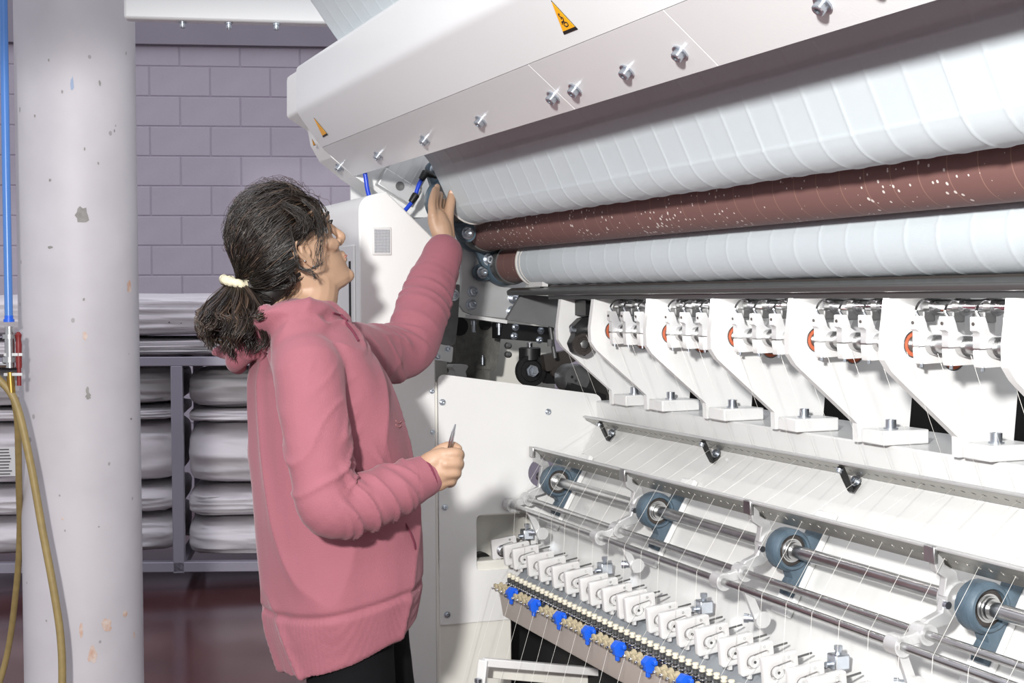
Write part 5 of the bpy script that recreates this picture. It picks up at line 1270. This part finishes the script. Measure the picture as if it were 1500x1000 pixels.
# ponytail: curly locks falling from the scrunchie
for L_ in range(84):
    tx = max(-1.45, min(1.45, rnd.gauss(0, .9))); ty = max(-1.5, min(1.5, rnd.gauss(0, .9))); ln = rnd.uniform(.45, 1.06)
    dd_ = PD - .088 + ty * .034
    A_ = dep(346 + tx * 8, 417, PD - .035 + ty * .010); B_ = dep(343 + tx * 29, 442 + abs(tx) * 6, (dd_ + PD - .04) / 2 - .004); C_ = dep(340 + tx * 30, 440 + ln * 48, dd_); D_ = dep(340 + tx * 24 + rnd.uniform(-5, 5), 424 + ln * 100 - abs(tx) * 9, dd_)
    cu = spline([A_, B_, C_, D_], 8); ph = rnd.random() * 6.28; fr = rnd.uniform(9, 15); am = rnd.uniform(.004, .008); base_sh = min(.9, max(.1, rnd.gauss(.5, .16)))
    for i in range(46):
        o_ = Vector((rnd.gauss(0, .0036), rnd.gauss(0, .0036), rnd.gauss(0, .003))); pj = ph + rnd.gauss(0, .35); cut = len(cu) - rnd.randint(0, 5); pts = []
        for k, p in enumerate(cu[:cut]):
            t = k / (len(cu) - 1); g = min(1, t * 2.2)
            pts.append(p + o_ * (.4 + .9 * t) + _r0 * math.sin(pj + fr * t) * am * g + _f0 * math.cos(pj + fr * t) * am * g + Vector((0, 0, math.sin(pj * 1.3 + fr * t) * am * .35 * g)))
        strand(pts, rnd.uniform(.0005, .0009), min(1, max(0, base_sh + rnd.gauss(0, .12) + .1 * ln)))
hm = bpy.data.meshes.new('hair'); o0 = org(wom); hm.from_pydata([v - o0 for v in sv], [], sf)
att = hm.attributes.new('shade', 'FLOAT', 'POINT'); att.data.foreach_set('value', ssh)
hr = link('hair', hm, 'hair', wom, 180, fix=False); hr['kind'] = 'stuff'
pt = MB(); ell(pt, dep(344, 462, PD - .055), [_r0 * .026, _f0 * .022, Vector((0, 0, .040))], 16, 12); ell(pt, dep(372, 420, PD - .01), [_r0 * .045, _f0 * .04, Vector((0, 0, .022))]); ell(pt, dep(398, 428, PD - .005), [_r0 * .035, _f0 * .055, Vector((0, 0, .035))])
pt.build('ponytail_core', 'hair_base', wom, smooth=180)
sc_ = MB(); kd = (dep(347, 425, PD + .01) - dep(349, 408, PD + .01)).normalized(); kx = _r0; ky = _f0
ring = [dep(347, 414, PD - .028) + (kx * math.cos(6.28319 * k / 40) * .0235 + ky * math.sin(6.28319 * k / 40) * .028) + Vector((0, 0, math.cos(6.28319 * k / 40) * -.006 + .0022 * math.sin(k * 2.4))) for k in range(41)]
sc_.tube(ring, [.0085 + .0016 * math.sin(k * 2.9) for k in range(41)], 10); sc_.build('scrunchie', 'scrunchie', wom, smooth=180)
for p_ in ((-.012, -.096, -.012), (.004, -.082, -.032)):
    e_ = MB(); ell(e_, H(*p_), [hf * .0022, hl_ * .0022, hu_ * .0022], 8, 6); e_.build('earring', 'chrome', wom)
# eyes with lashes and brows
for s_ in (-1, 1):
    e_ = MB(); ell(e_, H(.068, .031 * s_, .022), [hf * .012, hl_ * .0125, hu_ * .012]); e_.build('eye', 'white_plastic', wom)
    e_ = MB(); ell(e_, H(.0785, .031 * s_, .027), [hf * .003, hl_ * .0055, hu_ * .0055]); e_.build('iris', 'hair_base', wom)
    e_ = MB(); e_.tube([H(.088, .018 * s_, .032), H(.096, .026 * s_, .034), H(.098, .034 * s_, .034), H(.090, .044 * s_, .030)], .0016, 6); e_.build('eyelash', 'hair_base', wom)
    e_ = MB(); e_.tube([H(.100, .012 * s_, .046), H(.100, .024 * s_, .052), H(.092, .042 * s_, .052), H(.080, .052 * s_, .046)], [.002, .003, .003, .0015], 6); e_.build('eyebrow', 'hair_base', wom)
# lips and nails
e_ = MB(); e_.tube([H(.094, -.020, -.050), H(.1015, -.008, -.0495), H(.1025, 0, -.050), H(.1015, .008, -.0495), H(.094, .020, -.050)], [.001, .0028, .0030, .0028, .001], 8); mat('lip', rgb(188, 122, 108), 0.45); e_.build('lips', 'lip', wom, smooth=180)
e_ = MB(); ell(e_, q(662, 284, 3.2305), [RT * .0062, FW * .0022, UP * .0095]); e_.build('fingernail', 'nail', wom)
# tweezers in the fist
tw = thing('tweezers', 'small steel tweezers held upright in her fist', 'tweezers', q(659, 652, 2.61))
for s_ in (-1, 1):
    MB().tube([q(657 + s_ * 1.6, 664, 2.612), q(661 + s_ * 1.8, 645, 2.606), q(664 + s_ * 1.5, 633, 2.602), q(667 + s_ * .3, 621, 2.60)], [.0022, .0022, .0018, .0009], 6).build('tweezer_arm', 'chrome', tw)
